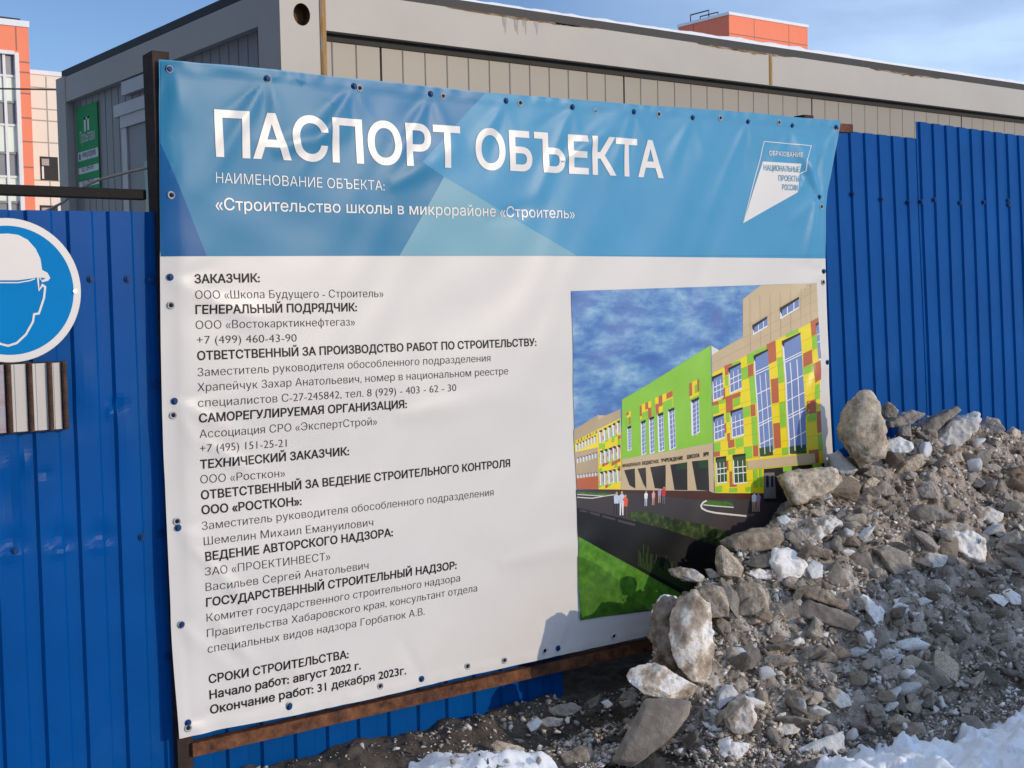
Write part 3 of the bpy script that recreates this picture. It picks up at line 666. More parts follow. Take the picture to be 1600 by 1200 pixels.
def win(x0, y0, x1, y1, h, dr=.05, rows=(.42, .62), cols=(.36, .74), dark=False):
    w = x1 - x0; s = (y1 - y0)
    ww.append(P4(*quad(x0, y0, x1, y1, h, dr)))
    (gr if dark else gg).append(P4(*quad(x0 + w * .09, y0 + s * .09 + 4, x1, y1 + 4, h - 18, dr)))
    for c in cols: mm.append(P4(*quad(x0 + w * c, y0 + s * c + h * .22, x0 + w * (c + .05), y0 + s * (c + .05) + h * .22, h * .77, dr)))
    for r in rows: mm.append(P4((x0 + dr * h * r + w * .06, y0 + h * r), (x1 + dr * h * r, y1 + h * r), (x1 + dr * h * r, y1 + h * r + 9), (x0 + dr * h * r + w * .06, y0 + h * r + 9)))
    dd.append(P4((x0, y0), (x1, y1), (x1, y1 + 20), (x0 + w * .12, y0 + 22), (x0 + w * .1, y0 + 60), (x0 + 1, y0 + 30)))
win(113, 890, 210, 850, 232); win(268, 806, 386, 755, 250); win(125, 1265, 226, 1233, 232); win(290, 1210, 402, 1175, 262)
win(150, 1645, 246, 1632, 252, dark=True); win(308, 1620, 428, 1608, 280, dark=True)
win(508, 690, 640, 630, 962, .057, (.16, .185, .375, .545, .66, .685, .86), (.42, .80)); win(775, 556, 946, 475, 1072, .062, (.165, .185, .37, .52, .65, .675, .86), (.40, .76))
win(1094, 392, 1120, 378, 350, .06, (.3, .5), (.6,)); win(495, 406, 635, 325, 98, .03, (), (.36, .70)); win(755, 246, 930, 142, 108, .03, (), (.36, .70))
gr.append(P4((558, 1560), (680, 1535), (688, 1625), (565, 1640))); gr.append(P4((846, 1545), (1005, 1525), (1010, 1610), (850, 1615)))
add(ww, i_w, 5); add(gg, i_gl, 6); add(gr, i_grgl, 7); add(mm, i_w, 8); add(dd, i_dk, 9)
add([P4((600, 1755), (1180, 1700), (1180, 2080), (610, 2060))], i_dk, 6)
add([P4((500, 1760), (540, 1757), (548, 1925), (510, 1928)), P4((556, 1755), (584, 1752), (590, 1925), (566, 1926)), P4((780, 1735), (865, 1728), (868, 1778), (785, 1780)), P4((1060, 1710), (1150, 1700), (1150, 1745), (1062, 1750))], i_g, 7)
add([P4((600, 1792), (700, 1786), (720, 2030), (604, 2032))], ink('door grey', (122, 120, 122)), 7)
add([P4((622, 1820), (645, 1818), (648, 1925), (624, 1928)), P4((668, 1816), (690, 1814), (692, 1922), (670, 1924))], i_dk, 8)
add([P4((440, 1680), (1080, 1608), (1088, 1700), (448, 1756))], i_b, 10)
add([P4((90, 1980), (600, 1982), (604, 2036), (100, 2040))], i_pl, 4)
# yard
add([P6((74, 120), (560, 142), (1130, 192), (1560, 190), (1960, 90), (2060, 80), (2110, 760), (960, 1030), (128, 1140))], i_road, 1)
add([P6((1085, 222), (1110, 205), (1290, 220), (1320, 246), (1270, 262), (1080, 240)), P6((80, 138), (300, 150), (380, 158), (290, 168), (80, 150))], i_grassd, 2)
def st6(pts, w): return [[uv(880 + x / 5, 740 + y / 5) for x, y in q] for q in stroke_px(pts, w)]
add(st6([(1108, 208), (1080, 224), (1064, 248), (1072, 270), (1110, 290), (1180, 305), (1300, 318), (1420, 330)], 13) + st6([(1082, 242), (1180, 252), (1320, 262)], 8) + st6([(80, 158), (200, 166), (290, 172), (382, 160)], 6) + st6([(80, 180), (200, 188), (290, 172)], 7), i_kerb, 3)
add([P6((500, 302), (600, 285), (700, 312), (860, 350), (1000, 380), (1150, 410), (1300, 470), (1300, 700), (770, 440), (510, 358))], i_hedge, 4)
add([P6((94, 478), (560, 735), (900, 925), (1200, 1080), (1100, 1100), (640, 1060), (128, 1146))], i_grass, 2)
add([P6((97, 640), (250, 700), (420, 830), (520, 960), (660, 1052), (128, 1144))], i_grassd, 3)
add([P6((83, 262), (385, 332), (770, 425), (1000, 500), (1300, 600), (1300, 1090), (900, 928), (560, 738), (94, 486))], i_fence, 5)
add([P6((100, 274), (160, 288), (160, 300), (100, 290)), P6((178, 292), (258, 310), (260, 330), (180, 306)), P6((276, 318), (382, 345), (384, 362), (278, 336)), P6((402, 352), (540, 388), (542, 408), (404, 372))], ink('yard gap', (70, 66, 66)), 6)
bars = []
_q = random.Random(9)
for k in range(46):
    x = 575 + k * 11.5; yb = 700 + (x - 575) * .52; hgt = _q.uniform(30, 190)
    bars.append(P6((x, yb - hgt), (x + 3.5, yb - hgt), (x + 3.5, yb + 22), (x, yb + 20)))
add(bars, ink('lawn through rails', (66, 98, 36)), 6)
def person_print(x, y0, y1, shirt, legs=i_skin, pk=P6):
    h = y1 - y0
    add([pk(*[(x + h * .05 * math.cos(a), y0 + h * .06 + h * .065 * math.sin(a)) for a in np.linspace(0, 2 * math.pi, 9)[:-1]])], i_skin, 8)
    add([pk((x - h * .05, y0 + .12 * h), (x + h * .05, y0 + .12 * h), (x + .12 * h, y0 + .2 * h), (x + .10 * h, y0 + .5 * h), (x - .10 * h, y0 + .5 * h), (x - .12 * h, y0 + .2 * h))], shirt, 7)
    add([pk((x - .08 * h, y0 + .5 * h), (x - .005 * h, y0 + .5 * h), (x - .02 * h, y1), (x - .07 * h, y1)), pk((x + .01 * h, y0 + .5 * h), (x + .08 * h, y0 + .5 * h), (x + .09 * h, y1), (x + .04 * h, y1))], legs, 7)
for (x, a, b, s_, l_) in [(388, 138, 320, i_lb, ink('grey trousers', (70, 70, 78))), (430, 134, 322, i_lb, i_w), (458, 160, 345, i_or, ink('brown trousers', (88, 72, 66))), (620, 132, 250, i_w, i_lb),
                          (678, 128, 244, i_pk, i_skin), (726, 112, 226, i_ll, i_skin), (760, 100, 236, i_rd, ink('denim', (110, 108, 120)))]: person_print(x, a, b, s_, l_)
P5 = lambda *p: [uv(1090 + x / 6, 600 + y / 6) for x, y in p]
person_print(512, 1008, 1196, i_w, i_skin, P5); person_print(552, 1014, 1196, i_ll, i_skin, P5)
printed('picture', items, banner, .0022, .0175)
def P3px(x, y): return (880 + x / 6.667, 600 + y / 6.667)
lettering('facade_lettering', [('МУНИЦИПАЛЬНОЕ', P3px(583, 864), P3px(772, 840), .0115, .02), ('БЮДЖЕТНОЕ', P3px(787, 838), P3px(955, 816), .0125, .02), ('УЧРЕЖДЕНИЕ', P3px(980, 812), P3px(1212, 783), .014, .02),
                               ('ШКОЛА', P3px(1256, 777), P3px(1392, 759), .0155, .02), ('№9', P3px(1436, 754), P3px(1492, 746), .0165, .02)], m_black_ink, banner, .0052)

# ------------------------------------------------------------------ blue fence
def sheet_profile(x0, x1, pitch, depth, phase=0.0):
    """profile points (x, dy) of the trapezoid sheet: dy>0 lies further back"""
    pts = []
    k = math.floor((x0 - phase) / pitch) - 1
    while phase + k * pitch < x1 + pitch:
        b = phase + k * pitch
        for dx, dy in ((0, 0), (.50, 0), (.58, 1), (.90, 1), (.965, 0)): pts.append((b + dx * pitch, dy * depth))
        k += 1
    xs = [p[0] for p in pts]; ys = [p[1] for p in pts]
    out = [(x0, float(np.interp(x0, xs, ys)))] + [p for p in pts if x0 < p[0] < x1] + [(x1, float(np.interp(x1, xs, ys)))]
    return out
def sheet(name, x0, x1, pitch, phase, z0f, z1f, yf, parent, dents=(), nz_=14, sub=1, depth=.010):
    pr = sheet_profile(x0, x1, pitch, depth, phase)
    if sub > 1:
        q = []
        for a, b in zip(pr[:-1], pr[1:]):
            for i in range(sub): t = i / sub; q.append((a[0] + (b[0] - a[0]) * t, a[1] + (b[1] - a[1]) * t))
        pr = q + [pr[-1]]
    P = np.zeros((nz_ + 1, len(pr), 3))
    for i in range(nz_ + 1):
        for j, (x, dy) in enumerate(pr):
            z = z0f(x) + (z1f(x) - z0f(x)) * i / nz_
            y = yf(x, z) + dy + .0018 * math.sin(x * 3.1 + z * 1.7) + .0008 * math.sin(x * 11 + z * 5)
            for (cx, cz, rx, rz, d) in dents:
                e = ((x - cx) / rx) ** 2 + ((z - cz) / rz) ** 2
                if e < 6: y += d * math.exp(-e)
            P[i, j] = (x, y, z)
    o = MB().grid(P).build(name, m_fence, parent)
    sol = o.modifiers.new('thickness', 'SOLIDIFY'); sol.thickness = .0012; sol.offset = -1
    return o
def screw_on(px, py, y, parent, r=.0085, mt=None):
    p = at(px, py, y); mb = MB().tube([(p[0], y, p[2]), (p[0], y - .0025, p[2])], r * 1.25, 12); mb.tube([(p[0], y - .0025, p[2]), (p[0], y - .008, p[2])], r * .8, 6)
    return mb.build('screw', mt or m_screw, parent)
YF = .050
lf = empty('fence_section', (-1.0, YF, 0), 'dented blue profiled sheet fence section left of the banner, carrying the round helmet sign', 'fence')
lz = lambda x: float(np.interp(x, [-3.2, at(0, 327.5, YF)[0], at(245, 331, YF)[0]], [1.75, at(0, 327.5, YF)[2], at(245, 331, YF)[2]]))
def dent(px, py, rx, rz, d): p = at(px, py, YF); return (p[0], p[2], rx, rz, d)
dents = [dent(20, 845, .035, .03, .010), dent(95, 840, .032, .03, .010), dent(95, 862, .03, .016, -.007), dent(158, 835, .03, .028, .008), dent(158, 856, .03, .014, -.006), dent(20, 868, .03, .016, -.007),
         dent(183, 632, .02, .016, .009), dent(174, 640, .012, .02, -.006), dent(42, 725, .014, .03, -.006), dent(70, 740, .02, .012, .004), dent(12, 770, .03, .08, .008), dent(2, 735, .02, .03, -.006), dent(195, 690, .03, .10, -.004), dent(120, 650, .05, .06, .003), dent(60, 1060, .06, .14, .003), dent(135, 600, .03, .08, -.004)]
ph = at(108, 1020, YF)[0] - .54 * .117
sheet('sheet', -1.3, at(262, 700, YF + .005)[0] + .02, .117, ph, lambda x: .03, lz, lambda x, z: YF, lf, dents, 150, 3)
for p in [(142, 436), (200, 436), (237, 437), (243, 601), (23, 861), (222, 839), (252, 834), (261, 1026)]: screw_on(p[0], p[1], YF - .001, lf)
# top rail of that section
rl, rr = at(-10, 296, .085), at(247, 307.5, .085)
MB().box(-3.2, .065, (rl[2] + rr[2]) / 2 - .014, -.014, .095, (rl[2] + rr[2]) / 2 + .016, .004).build('top_rail', m_rail, lf)
MB().box(-2.95, .066, 0.0, -2.89, .12, 1.9, .003).build('post', m_darkrust, lf)

rf = empty('fence', (3.0, .1, 0), 'long blue profiled sheet fence behind the banner and the dirt heap', 'fence')
yb = lambda x, z: .047
low = sheet('sheet', at(262, 700, YF)[0] + .021, 1.512, .117, at(335, 1190, YF)[0] - .54 * .117, lambda x: .048, lambda x: 1.9, yb, rf)
yr_ = lambda x, z: .075 + .075 * max(0, z) * .6 + .010 * math.sin(x * .8)
sheet('sheet', 1.513, at(1428, 215, .20)[0] + .03, .1015, at(1405, 300, .19)[0] - .54 * .1015, lambda x: .30 if x < 2.2 else .1, lambda x: float(np.interp(x, [at(1325, 206, .2)[0], at(1427, 217, .2)[0]], [at(1325, 206, .2)[2], at(1427, 217, .2)[2]])), yr_, rf)
yr2 = lambda x, z: yr_(x, z) - .003
xs2 = at(1427, 195, .2)[0]
sheet('sheet', xs2, 9.5, .1015, at(1446, 300, .19)[0] - .54 * .1015, lambda x: .02, lambda x: float(np.interp(x, [xs2, at(1600, 214.5, .2)[0]], [at(1427, 190.5, .2)[2], at(1600, 214.5, .2)[2]])), yr2, rf)
for p in [(1333, 303), (1378, 311), (1420, 316), (1440, 315), (1460, 312), (1500, 317), (1537, 316), (1575, 313), (1575.5, 320)]:
    q = at(p[0], p[1], .19); screw_on(p[0], p[1], yr2(q[0], q[2]) + .004, rf)
MB().box(1.6, .26, 1.5, 9.4, .30, 1.54, .003).build('rear_rail', m_rail, rf)
for x in (4.9, 7.2, 9.3): MB().box(x, .30, 0, x + .06, .36, 2.1, .003).build('post', m_darkrust, rf)

# steel frame that carries the banner
fr = empty('sign_frame', (1.5, .03, 0), 'rusty square tube frame holding the banner in front of the fence', 'frame')
pt = at(249, 86, .02)
lean = Matrix.Shear('XZ', 4, (0, 0)) if False else None
mbp = MB(); zt = pt[2] + .012
for (x0, y0, z0, x1, y1, z1) in [(.004, .022, -.05, .052, .082, zt)]:
    v = [(x0, y0, z0), (x1, y0, z0), (x1, y1 - .02, z0), (x0, y1 - .02, z0), (x0 - .004, y0, z1), (x1, y0, z1), (x1, y1 + .012, z1 - .004), (x0 - .004, y1 + .012, z1 - .004)]
    mbp.add(v, [[3, 2, 1, 0], [4, 5, 6, 7], [0, 1, 5, 4], [1, 2, 6, 5], [2, 3, 7, 6], [3, 0, 4, 7]])
mbp.build('post', m_darkrust, fr)
q0, q1 = at(1313, 194, .03), at(1328, 208, .03)
MB().box(.054, .012, q1[2] - .0, q1[0], .045, q0[2] + .002, .003, Matrix(((1, 0, 0, 0), (0, 1, 0, 0), (.017, 0, 1, -.017 * q1[0]), (0, 0, 0, 1)))).build('top_tube', m_rust, fr)
b0, b1 = at(302, 1161.5, .008), at(302, 1184, .008)
zt_ = (b0[2] + b1[2]) / 2
bl = at(301, 1170, .008)[0]
MB().box(bl, .008, zt_ - .021, 3.02, .042, zt_ + .021, .003).build('bottom_tube', m_rust, fr)
mp_ = at(1268, 184, .05); MB().box(mp_[0] - .05, .046, -.05, mp_[0] + .01, .105, mp_[2] + .010, .003).build('post', m_darkrust, fr)

# ------------------------------------------------------------------ round helmet sign
ys = .033
pr_, ptop, pbot = at(126.5, 453, ys), at(30, 341, ys), at(30, 566, ys)
SR = (ptop[2] - pbot[2]) / 2; SC = (pr_[0] - SR, (ptop[2] + pbot[2]) / 2)
hs = empty('helmet_sign', (SC[0], ys, SC[1]), 'round blue safety sign with a white hard hat head, screwed to the left fence', 'sign')
def rim(r, y0, y1, n=72):
    v = []; f = []
    for k in range(n):
        a = 2 * math.pi * k / n
        for rr, y in ((r, y1), (r, y0 + .0008), (r - .0012, y0)): v.append((SC[0] + rr * math.cos(a), y, SC[1] + rr * math.sin(a)))
    for k in range(n):
        for j in range(2): f.append([k * 3 + j, k * 3 + j + 1, ((k + 1) % n) * 3 + j + 1, ((k + 1) % n) * 3 + j])
    f.append([k * 3 + 2 for k in range(n)]); f.append([k * 3 for k in range(n)][::-1])
    return MB().add(v, f)
rim(SR, ys, ys + .004).build('plate', m_signwhite, hs)
n_ = 72; MB().add([(SC[0] + (SR - .021) * math.cos(2 * math.pi * k / n_), ys - .0005, SC[1] + (SR - .021) * math.sin(2 * math.pi * k / n_)) for k in range(n_)], [list(range(n_))]).build('blue_field', m_signblue, hs)
def HS(*p): return [(q[0], q[2]) for q in (at(x / 3.243, 330 + y / 3.243, ys) for x, y in p)]
def flat_mesh(name, polys, y, mt, parent):
    v, f = bm_arrays(cut_poly(polys, None)); return mesh_obj(name, [(a, y, b) for a, b, _ in v], f, mt, parent)
flat_mesh('helmet', [HS((-190, 330), (-160, 210), (-100, 145), (-30, 116), (40, 113), (92, 120), (140, 145), (180, 190), (204, 240), (213, 298), (240, 312), (254, 338), (244, 352), (214, 360), (196, 334), (150, 342), (90, 350), (0, 350), (-100, 346), (-160, 338))], ys - .0010, m_signwhite, hs)
def hstroke(pts, w): return [[HS(q)[0] for q in s_] for s_ in stroke_px(pts, w)]
flat_mesh('face_outline', hstroke([(190, 330), (197, 400), (214, 374), (228, 384), (222, 440), (196, 518), (172, 522), (166, 560), (130, 625), (84, 668), (40, 682), (0, 672), (-40, 630), (-70, 560)], 11) + hstroke([(-60, 358), (0, 362), (90, 362), (150, 352), (176, 342)], 6), ys - .0016, m_signwhite, hs)
flat_mesh('visor_gap', [HS((206, 336), (230, 340), (212, 350))], ys - .0022, m_signblue, hs)
p_ = at(116.5, 455, ys); MB().tube([(p_[0], ys, p_[2]), (p_[0], ys - .005, p_[2])], .0065, 8).build('screw', m_zinc, hs)

# ------------------------------------------------------------------ barred opening below the sign
yg = .030
def gx(x, y): q = at(x / 3.243, 330 + y / 3.243, yg); return q[0], q[2]
zt0, zb0 = gx(170, 765)[1], gx(170, 1120)[1]
vent = empty('barred_hatch', (gx(100, 900)[0], yg, zb0), 'small hatch of pale slats behind brown rebar below the helmet sign', 'hatch')
slats = [(-190, -85, 1), (-80, 27, 2), (55, 138, 0), (165, 243, 0), (262, 312, 0)]
MB().box(gx(-200, 900)[0], YF - .014, zb0, gx(345, 900)[0], YF - .006, zt0).build('backing_plate', m_darkrust, vent)
for a, b, k in slats:
    xa, xb = gx(a, 930)[0], gx(b, 930)[0]; mb = MB()
    pts = [(xa, yg + .004), (xa + .001, yg), (xa + (xb - xa) * .22, yg), (xa + (xb - xa) * .25, yg + .002), (xa + (xb - xa) * .28, yg), (xb - .001, yg), (xb, yg + .004)]
    mb.grid(np.array([[(x, y, z) for x, y in pts] for z in (zb0 + .004, zt0 - .004)])); mb.build('slat', m_slatpink if k else m_slat, vent)
for x in (44, 152, 252, 326, -82):
    xc = gx(x, 930)[0]; pts, rr = [], []
    for i in range(61):
        z = zb0 + .002 + (zt0 - zb0 - .004) * i / 60; pts.append((xc, yg - .0075, z)); rr.append(.0060 + (.0017 if i % 2 else 0))
    MB().tube(pts, rr, 10).build('rebar', m_rebar, vent)

# ------------------------------------------------------------------ site cabin
YC = .66
XC = at(437, 20, YC)[0]
cab = empty('site_cabin', (XC, YC, 0), 'grey and beige steel container cabin with a snowy roof behind the fence', 'container')
ztop = at(1300, 95.5, YC)[2]; zbeam = at(1300, 145, YC)[2]
PWD = at(504, 60, YC)[0] - XC
LEN = 7.3; XE = XC + LEN
YB = 3.05
# front corner post with a round casting hole
hc = at(471.5, 22.5, YC); hr = .0375
mb = MB(); sg = 32
x0, x1, z0, z1 = XC, XC + PWD, hc[2] - .16, ztop
v, f = [], []
for k in range(sg):
    a = 2 * math.pi * (k + .5) / sg; ca, sa = math.cos(a), math.sin(a)
    v.append((hc[0] + hr * .92 * ca, YC, hc[2] + hr * 1.08 * sa))
    tx = ((x1 if ca > 0 else x0) - hc[0]) / ca if abs(ca) > 1e-6 else 1e9; tz = ((z1 if sa > 0 else z0) - hc[2]) / sa if abs(sa) > 1e-6 else 1e9
    t = min(tx, tz); v.append((hc[0] + t * ca, YC, hc[2] + t * sa))
for k in range(sg): j = (k + 1) % sg; f.append([k * 2, k * 2 + 1, j * 2 + 1, j * 2])
nb = len(v); v += [(x0, YC, z0), (x1, YC, z0), (x1, YC, z1), (x0, YC, z1)]
def near(pt): return min(range(sg), key=lambda k: (v[k * 2 + 1][0] - pt[0]) ** 2 + (v[k * 2 + 1][2] - pt[2]) ** 2)
for c in range(4):
    k = near(v[nb + c])
    for d in (-1, 1):
        j = (k + d) % sg; f.append([k * 2 + 1, j * 2 + 1, nb + c])
mb.add(v, f)
mb.add([(x0, YC, 0), (x1, YC, 0), (x1, YC, z0), (x0, YC, z0), (x0, YC + PWD, 0), (x1, YC + PWD, 0), (x1, YC + PWD, z1), (x0, YC + PWD, z1), (x1, YC, z1), (x0, YC, z1)],
       [[0, 1, 2, 3], [4, 0, 3, 9, 7], [1, 5, 6, 8, 2], [9, 8, 6, 7], [5, 4, 7, 6]])
cp = mb.build('corner_post', m_frame, cab)
v = []; f = []
for k in range(sg):
    a = 2 * math.pi * (k + .5) / sg
    for y in (0, .05): v.append((hc[0] + hr * .92 * math.cos(a), YC + y, hc[2] + hr * 1.08 * math.sin(a)))
for k in range(sg): j = (k + 1) % sg; f.append([k * 2, k * 2 + 1, j * 2 + 1, j * 2])
f.append([k * 2 + 1 for k in range(sg)])
MB().add(v, f).build('casting_pocket', m_pocket, cp)
# beams
MB().box(XC + PWD + .002, YC + .004, zbeam, XE, YC + .14, ztop - .006).build('long_beam', m_frame, cab)
MB().box(XC + .003, YC + PWD, at_x(250, 101, XC)[2], XC + .035, YB - .12, ztop - .010).build('end_beam', m_frame, cab)
pz = at_x(92, 140, XC)
MB().box(XC, YB - .125, 0, XC + .19, YB, ztop - .004).build('corner_post', m_frame, cab)
MB().box(XC + .01, YC + .01, ztop - .004, XE, YB - .06, ztop + .030).build('roof', m_roofing, cab)
# snow lying along the roof edge
nn_ = 240; P = np.zeros((nn_, 5, 3))
for i in range(nn_):
    x = XC + .55 + (LEN - .6) * i / (nn_ - 1); w = .008 + .012 * abs(fbm(x * 3, 2, 5)) + .010 * max(0, fbm(x * 11, 7, 1)) + .008 * min(1, (x - XC - .5) / 2)
    for j, (dy, dz) in enumerate(((.015, .031), (.02, .031 + w * .8), (.06, .033 + w), (.3, .04 + w), (1.6, .05))): P[i, j] = (x, YC + dy, ztop + dz)
MB().grid(P[:, ::-1]).build('roof_snow', m_roofsnow, cab, True)
MB().box(XC + PWD + .003, YC + .045, zbeam - .028, XE, YC + .075, zbeam + .001).build('gasket', m_gasket, cab)
# long wall: panels with micro ribs and open joints
yw = YC + .052
jx = [at(x, 130, yw)[0] for x in (596, 973, 1267, 1502)]; pj = (jx[-1] - jx[0]) / 3
edges = [XC + PWD + .002] + [jx[0] + k * pj for k in range(6)]
edges = [e for e in edges if e < XE] + [XE]
for a, b in zip(edges[:-1], edges[1:]):
    pts = []; k = 0; rp_ = pj / 12; x = b - .004
    xs = []
    while x - rp_ > a + .01: x -= rp_; xs.append(x)
    pts.append((a + .003, yw + .010)); pts.append((a + .005, yw))
    for x in sorted(xs): pts += [(x - .005, yw), (x - .003, yw - .0008), (x - .001, yw - .0026), (x + .004, yw)]
    pts += [(b - .005, yw), (b - .003, yw + .010)]
    MB().grid(np.array([[(x, y, z) for x, y in pts] for z in (.15, zbeam + .02)])).build('wall_panel', m_panel, cab)
MB().box(XC + .13, yw + .012, .15, XE, yw + .02, zbeam).build('wall_core', m_gasket, cab)
# end wall, set back inside the frame
XW = XC + .037
ysd = [YC + PWD + k * .083 for k in range(int((2.46 - .4) / .083) + 2)]
pts = []
for y in ysd: pts += [(XW, y), (XW, y + .072), (XW + .003, y + .075), (XW + .003, y + .080)]
MB().grid(np.array([[(x, y, z) for x, y in pts] for z in (.1, ztop - .1)])).build('end_wall', m_side, cab)
# door with its canopy trim
dl = at_x(193, 250, XW - .02); dlin = at_x(200, 197, XW - .02); dh = at_x(200, 200, XW - .02)
dy0, dy1 = at_x(268, 250, XW - .02)[1], dl[1]
dzl = at_x(199, 199, XW - .02)[2]; dzt = at_x(195, 181, XW - .02)[2]
door = MB().box(XW - .02, dy0 + .06, .15, XW - .004, dy1 - .065, dzl).build('door', m_doorg, cab)
MB().box(XW - .024, dy0 + .2, .9, XW - .021, dy1 - .25, dzl - .17).build('door_glass', m_glassd, door)
mbf = MB(); mbf.box(XW - .026, dy1 - .06, .1, XW - .003, dy1, dzl); mbf.box(XW - .026, dy0, .1, XW - .003, dy0 + .06, dzl); mbf.box(XW - .030, dy0 - .002, dzl + .001, XW - .003, dy1 + .002, dzt)
mbf.box(XW - .036, dy0 - .03, dzt + .001, XW - .003, dy1 + .06, dzt + .055); mbf.box(XW - .03, dy0, dzt + .09, XW - .003, dy1 - .03, dzt + .15)
mbf.build('door_frame', m_doorw, cab)
# rust on the welds
pz0, pz1 = at(500, 0, YC)[0], at(506, 0, YC)[0]
P = []
MB().grid(np.array([[(pz0 - .004, YC - .003, z), (pz0 + .004, YC - .007, z), (pz1, YC - .006, z), (pz1 + .006, YC - .001, z)] for z in np.linspace(1.6, ztop - .01, 12)]) - np.array([0, 0, 0])).build('weld_rust', m_orange_rust, cab)
wx = at(1205, 110, YC)[0]
MB().grid(np.array([[(wx - .012, YC + .0035, z), (wx - .005, YC - .001, z), (wx + .005, YC - .001, z), (wx + .012, YC + .0035, z)] for z in np.linspace(zbeam + .004, ztop - .012, 8)])).build('weld_rust', m_orange_rust, cab)
m_edge = mat('rusty beam edge', [(.05, .025, .014), (.24, .13, .05), (.38, .33, .27)], 9, .85, .4, 60, stops=[.36, .5, .6])
for (a, b, h) in ((700, 930, .012), (1090, 1240, .016), (1360, 1470, .012), (560, 620, .006), (868, 910, .014)):
    xa, xb = at(a, 60, YC)[0], at(b, 90, YC)[0]; k = 40
    P = np.zeros((3, k, 3))
    for i in range(k):
        x = xa + (xb - xa) * i / (k - 1); d = h * (.35 + .8 * abs(fbm(x * 14, 3, 8))) * math.sin(math.pi * i / (k - 1)) ** .5 + .001
        for j in range(3): P[j, i] = (x, YC + .0025, ztop - .0065 - d * (1 - j / 2))
    MB().grid(P).build('edge_rust', m_edge, cab)
m_runoff = mat('faint rust run', [(.40, .32, .20), (.40, .39, .365), (.41, .405, .38)], 10, .7, stretch=(5, 5, .8), stops=[.36, .5, .56])
_d = random.Random(2)
for k in range(9):
    x = at(_d.uniform(786, 840), 40, YC)[0]; w = _d.uniform(.003, .009); L = _d.uniform(.025, .085)
    MB().add([(x - w, YC + .003, ztop - .008), (x + w, YC + .003, ztop - .008), (x + w * .3, YC + .0032, ztop - .008 - L), (x - w * .3, YC + .0032, ztop - .008 - L)], [[0, 3, 2, 1]]).build('rust_drip', m_runoff, cab)

# green sign on the end wall
def XS(px, py): return at_x(px, py, XW - .008)
c0, c1, c2, c3 = XS(119, 169), XS(151, 158.5), XS(155, 293), XS(124, 330)
gy1, gy0 = (c0[1] + c3[1]) / 2, c1[1]; gz1, gz0 = (c0[2] + c1[2]) / 2, XS(140, 297)[2]
gs = empty('cabin_sign', (XW - .008, (gy0 + gy1) / 2, gz0), 'tall green advertising sign with three pale bands on the cabin end wall', 'sign')
MB().box(XW - .008, gy0, gz0, XW - .004, gy1, gz1, .001).build('board', m_green, gs)
def yz(t, s): return (gy1 + (gy0 - gy1) * t, gz1 + (gz0 - gz1) * s)
def side_flat(name, polys, x, mt, parent):
    v, f = bm_arrays(cut_poly(polys, None)); return mesh_obj(name, [(x, a, b) for a, b, _ in v], f, mt, parent)
def rct(t0, s0, t1, s1): return [yz(t0, s0), yz(t1, s0), yz(t1, s1), yz(t0, s1)]
side_flat('band', [rct(.03, .53, .985, .635)], XW - .0086, m_signband, gs)
side_flat('band', [rct(.03, .715, .985, .79)], XW - .0086, m_signband, gs)
side_flat('band', [rct(.03, .88, .985, .95)], XW - .0086, m_signband, gs)
side_flat('logo', [rct(.37, .14, .46, .30), rct(.53, .14, .61, .30), rct(.37, .14, .61, .165)], XW - .0086, m_signwhite, gs)
def side_text(name, s, t0, s0, t1, cap, mt, bold=0.0):
    bm = text_bm(s, bold); xs = [v.co.x for v in bm.verts]; a, b = min(xs), max(xs); (ya, za), (yb_, _) = yz(t0, s0), yz(t1, s0)
    for v in bm.verts: v.co = Vector((ya + (yb_ - ya) * (v.co.x - a) / (b - a), za + v.co.y / CAP * cap, v.co.z))
    v, f = bm_arrays(bm); mesh_obj(name, [(XW - .0092 - p[2], p[0], p[1]) for p in v], f, mt, gs)
side_text('brand_text', 'ПроБытовки', .16, .425, .88, .055, m_signband)
side_text('band_text', 'www.probytovki', .24, .607, .88, .042, m_navy)
side_flat('band_mark', [rct(.08, .55, .16, .62)], XW - .0092, m_navy, gs)
side_text('band_text', '62-784-64', .2, .768, .75, .035, m_navy); side_text('band_text', '62-784-65', .2, .93, .75, .035, m_navy)
# pale cord strung across the cabin end, and a thin wire further off
cpts = [at(*p) for p in [(20, 350, .5), (60, 336, .45), (97, 317, .4), (128, 293, .35), (152, 282, .3), (170, 277, .26), (205, 268, .2), (244, 259.5, .112)]]
tag(MB().tube(cpts, .0042, 8).build('cord', m_cable, None, True), 'pale stiff cord slanting from the frame post down behind the black fence rail', 'cord')
w0, w1 = at(-60, 137.5, 14), at(260, 143, 14)
tag(MB().tube([w0 + (w1 - w0) * t + np.array([0, 0, -.25 * (1 - (2 * t - 1) ** 2) + .25]) * 0 for t in np.linspace(0, 1, 9)], .012, 6).build('overhead_wire', m_wire), 'thin dark overhead wire in front of the cream building', 'wire')

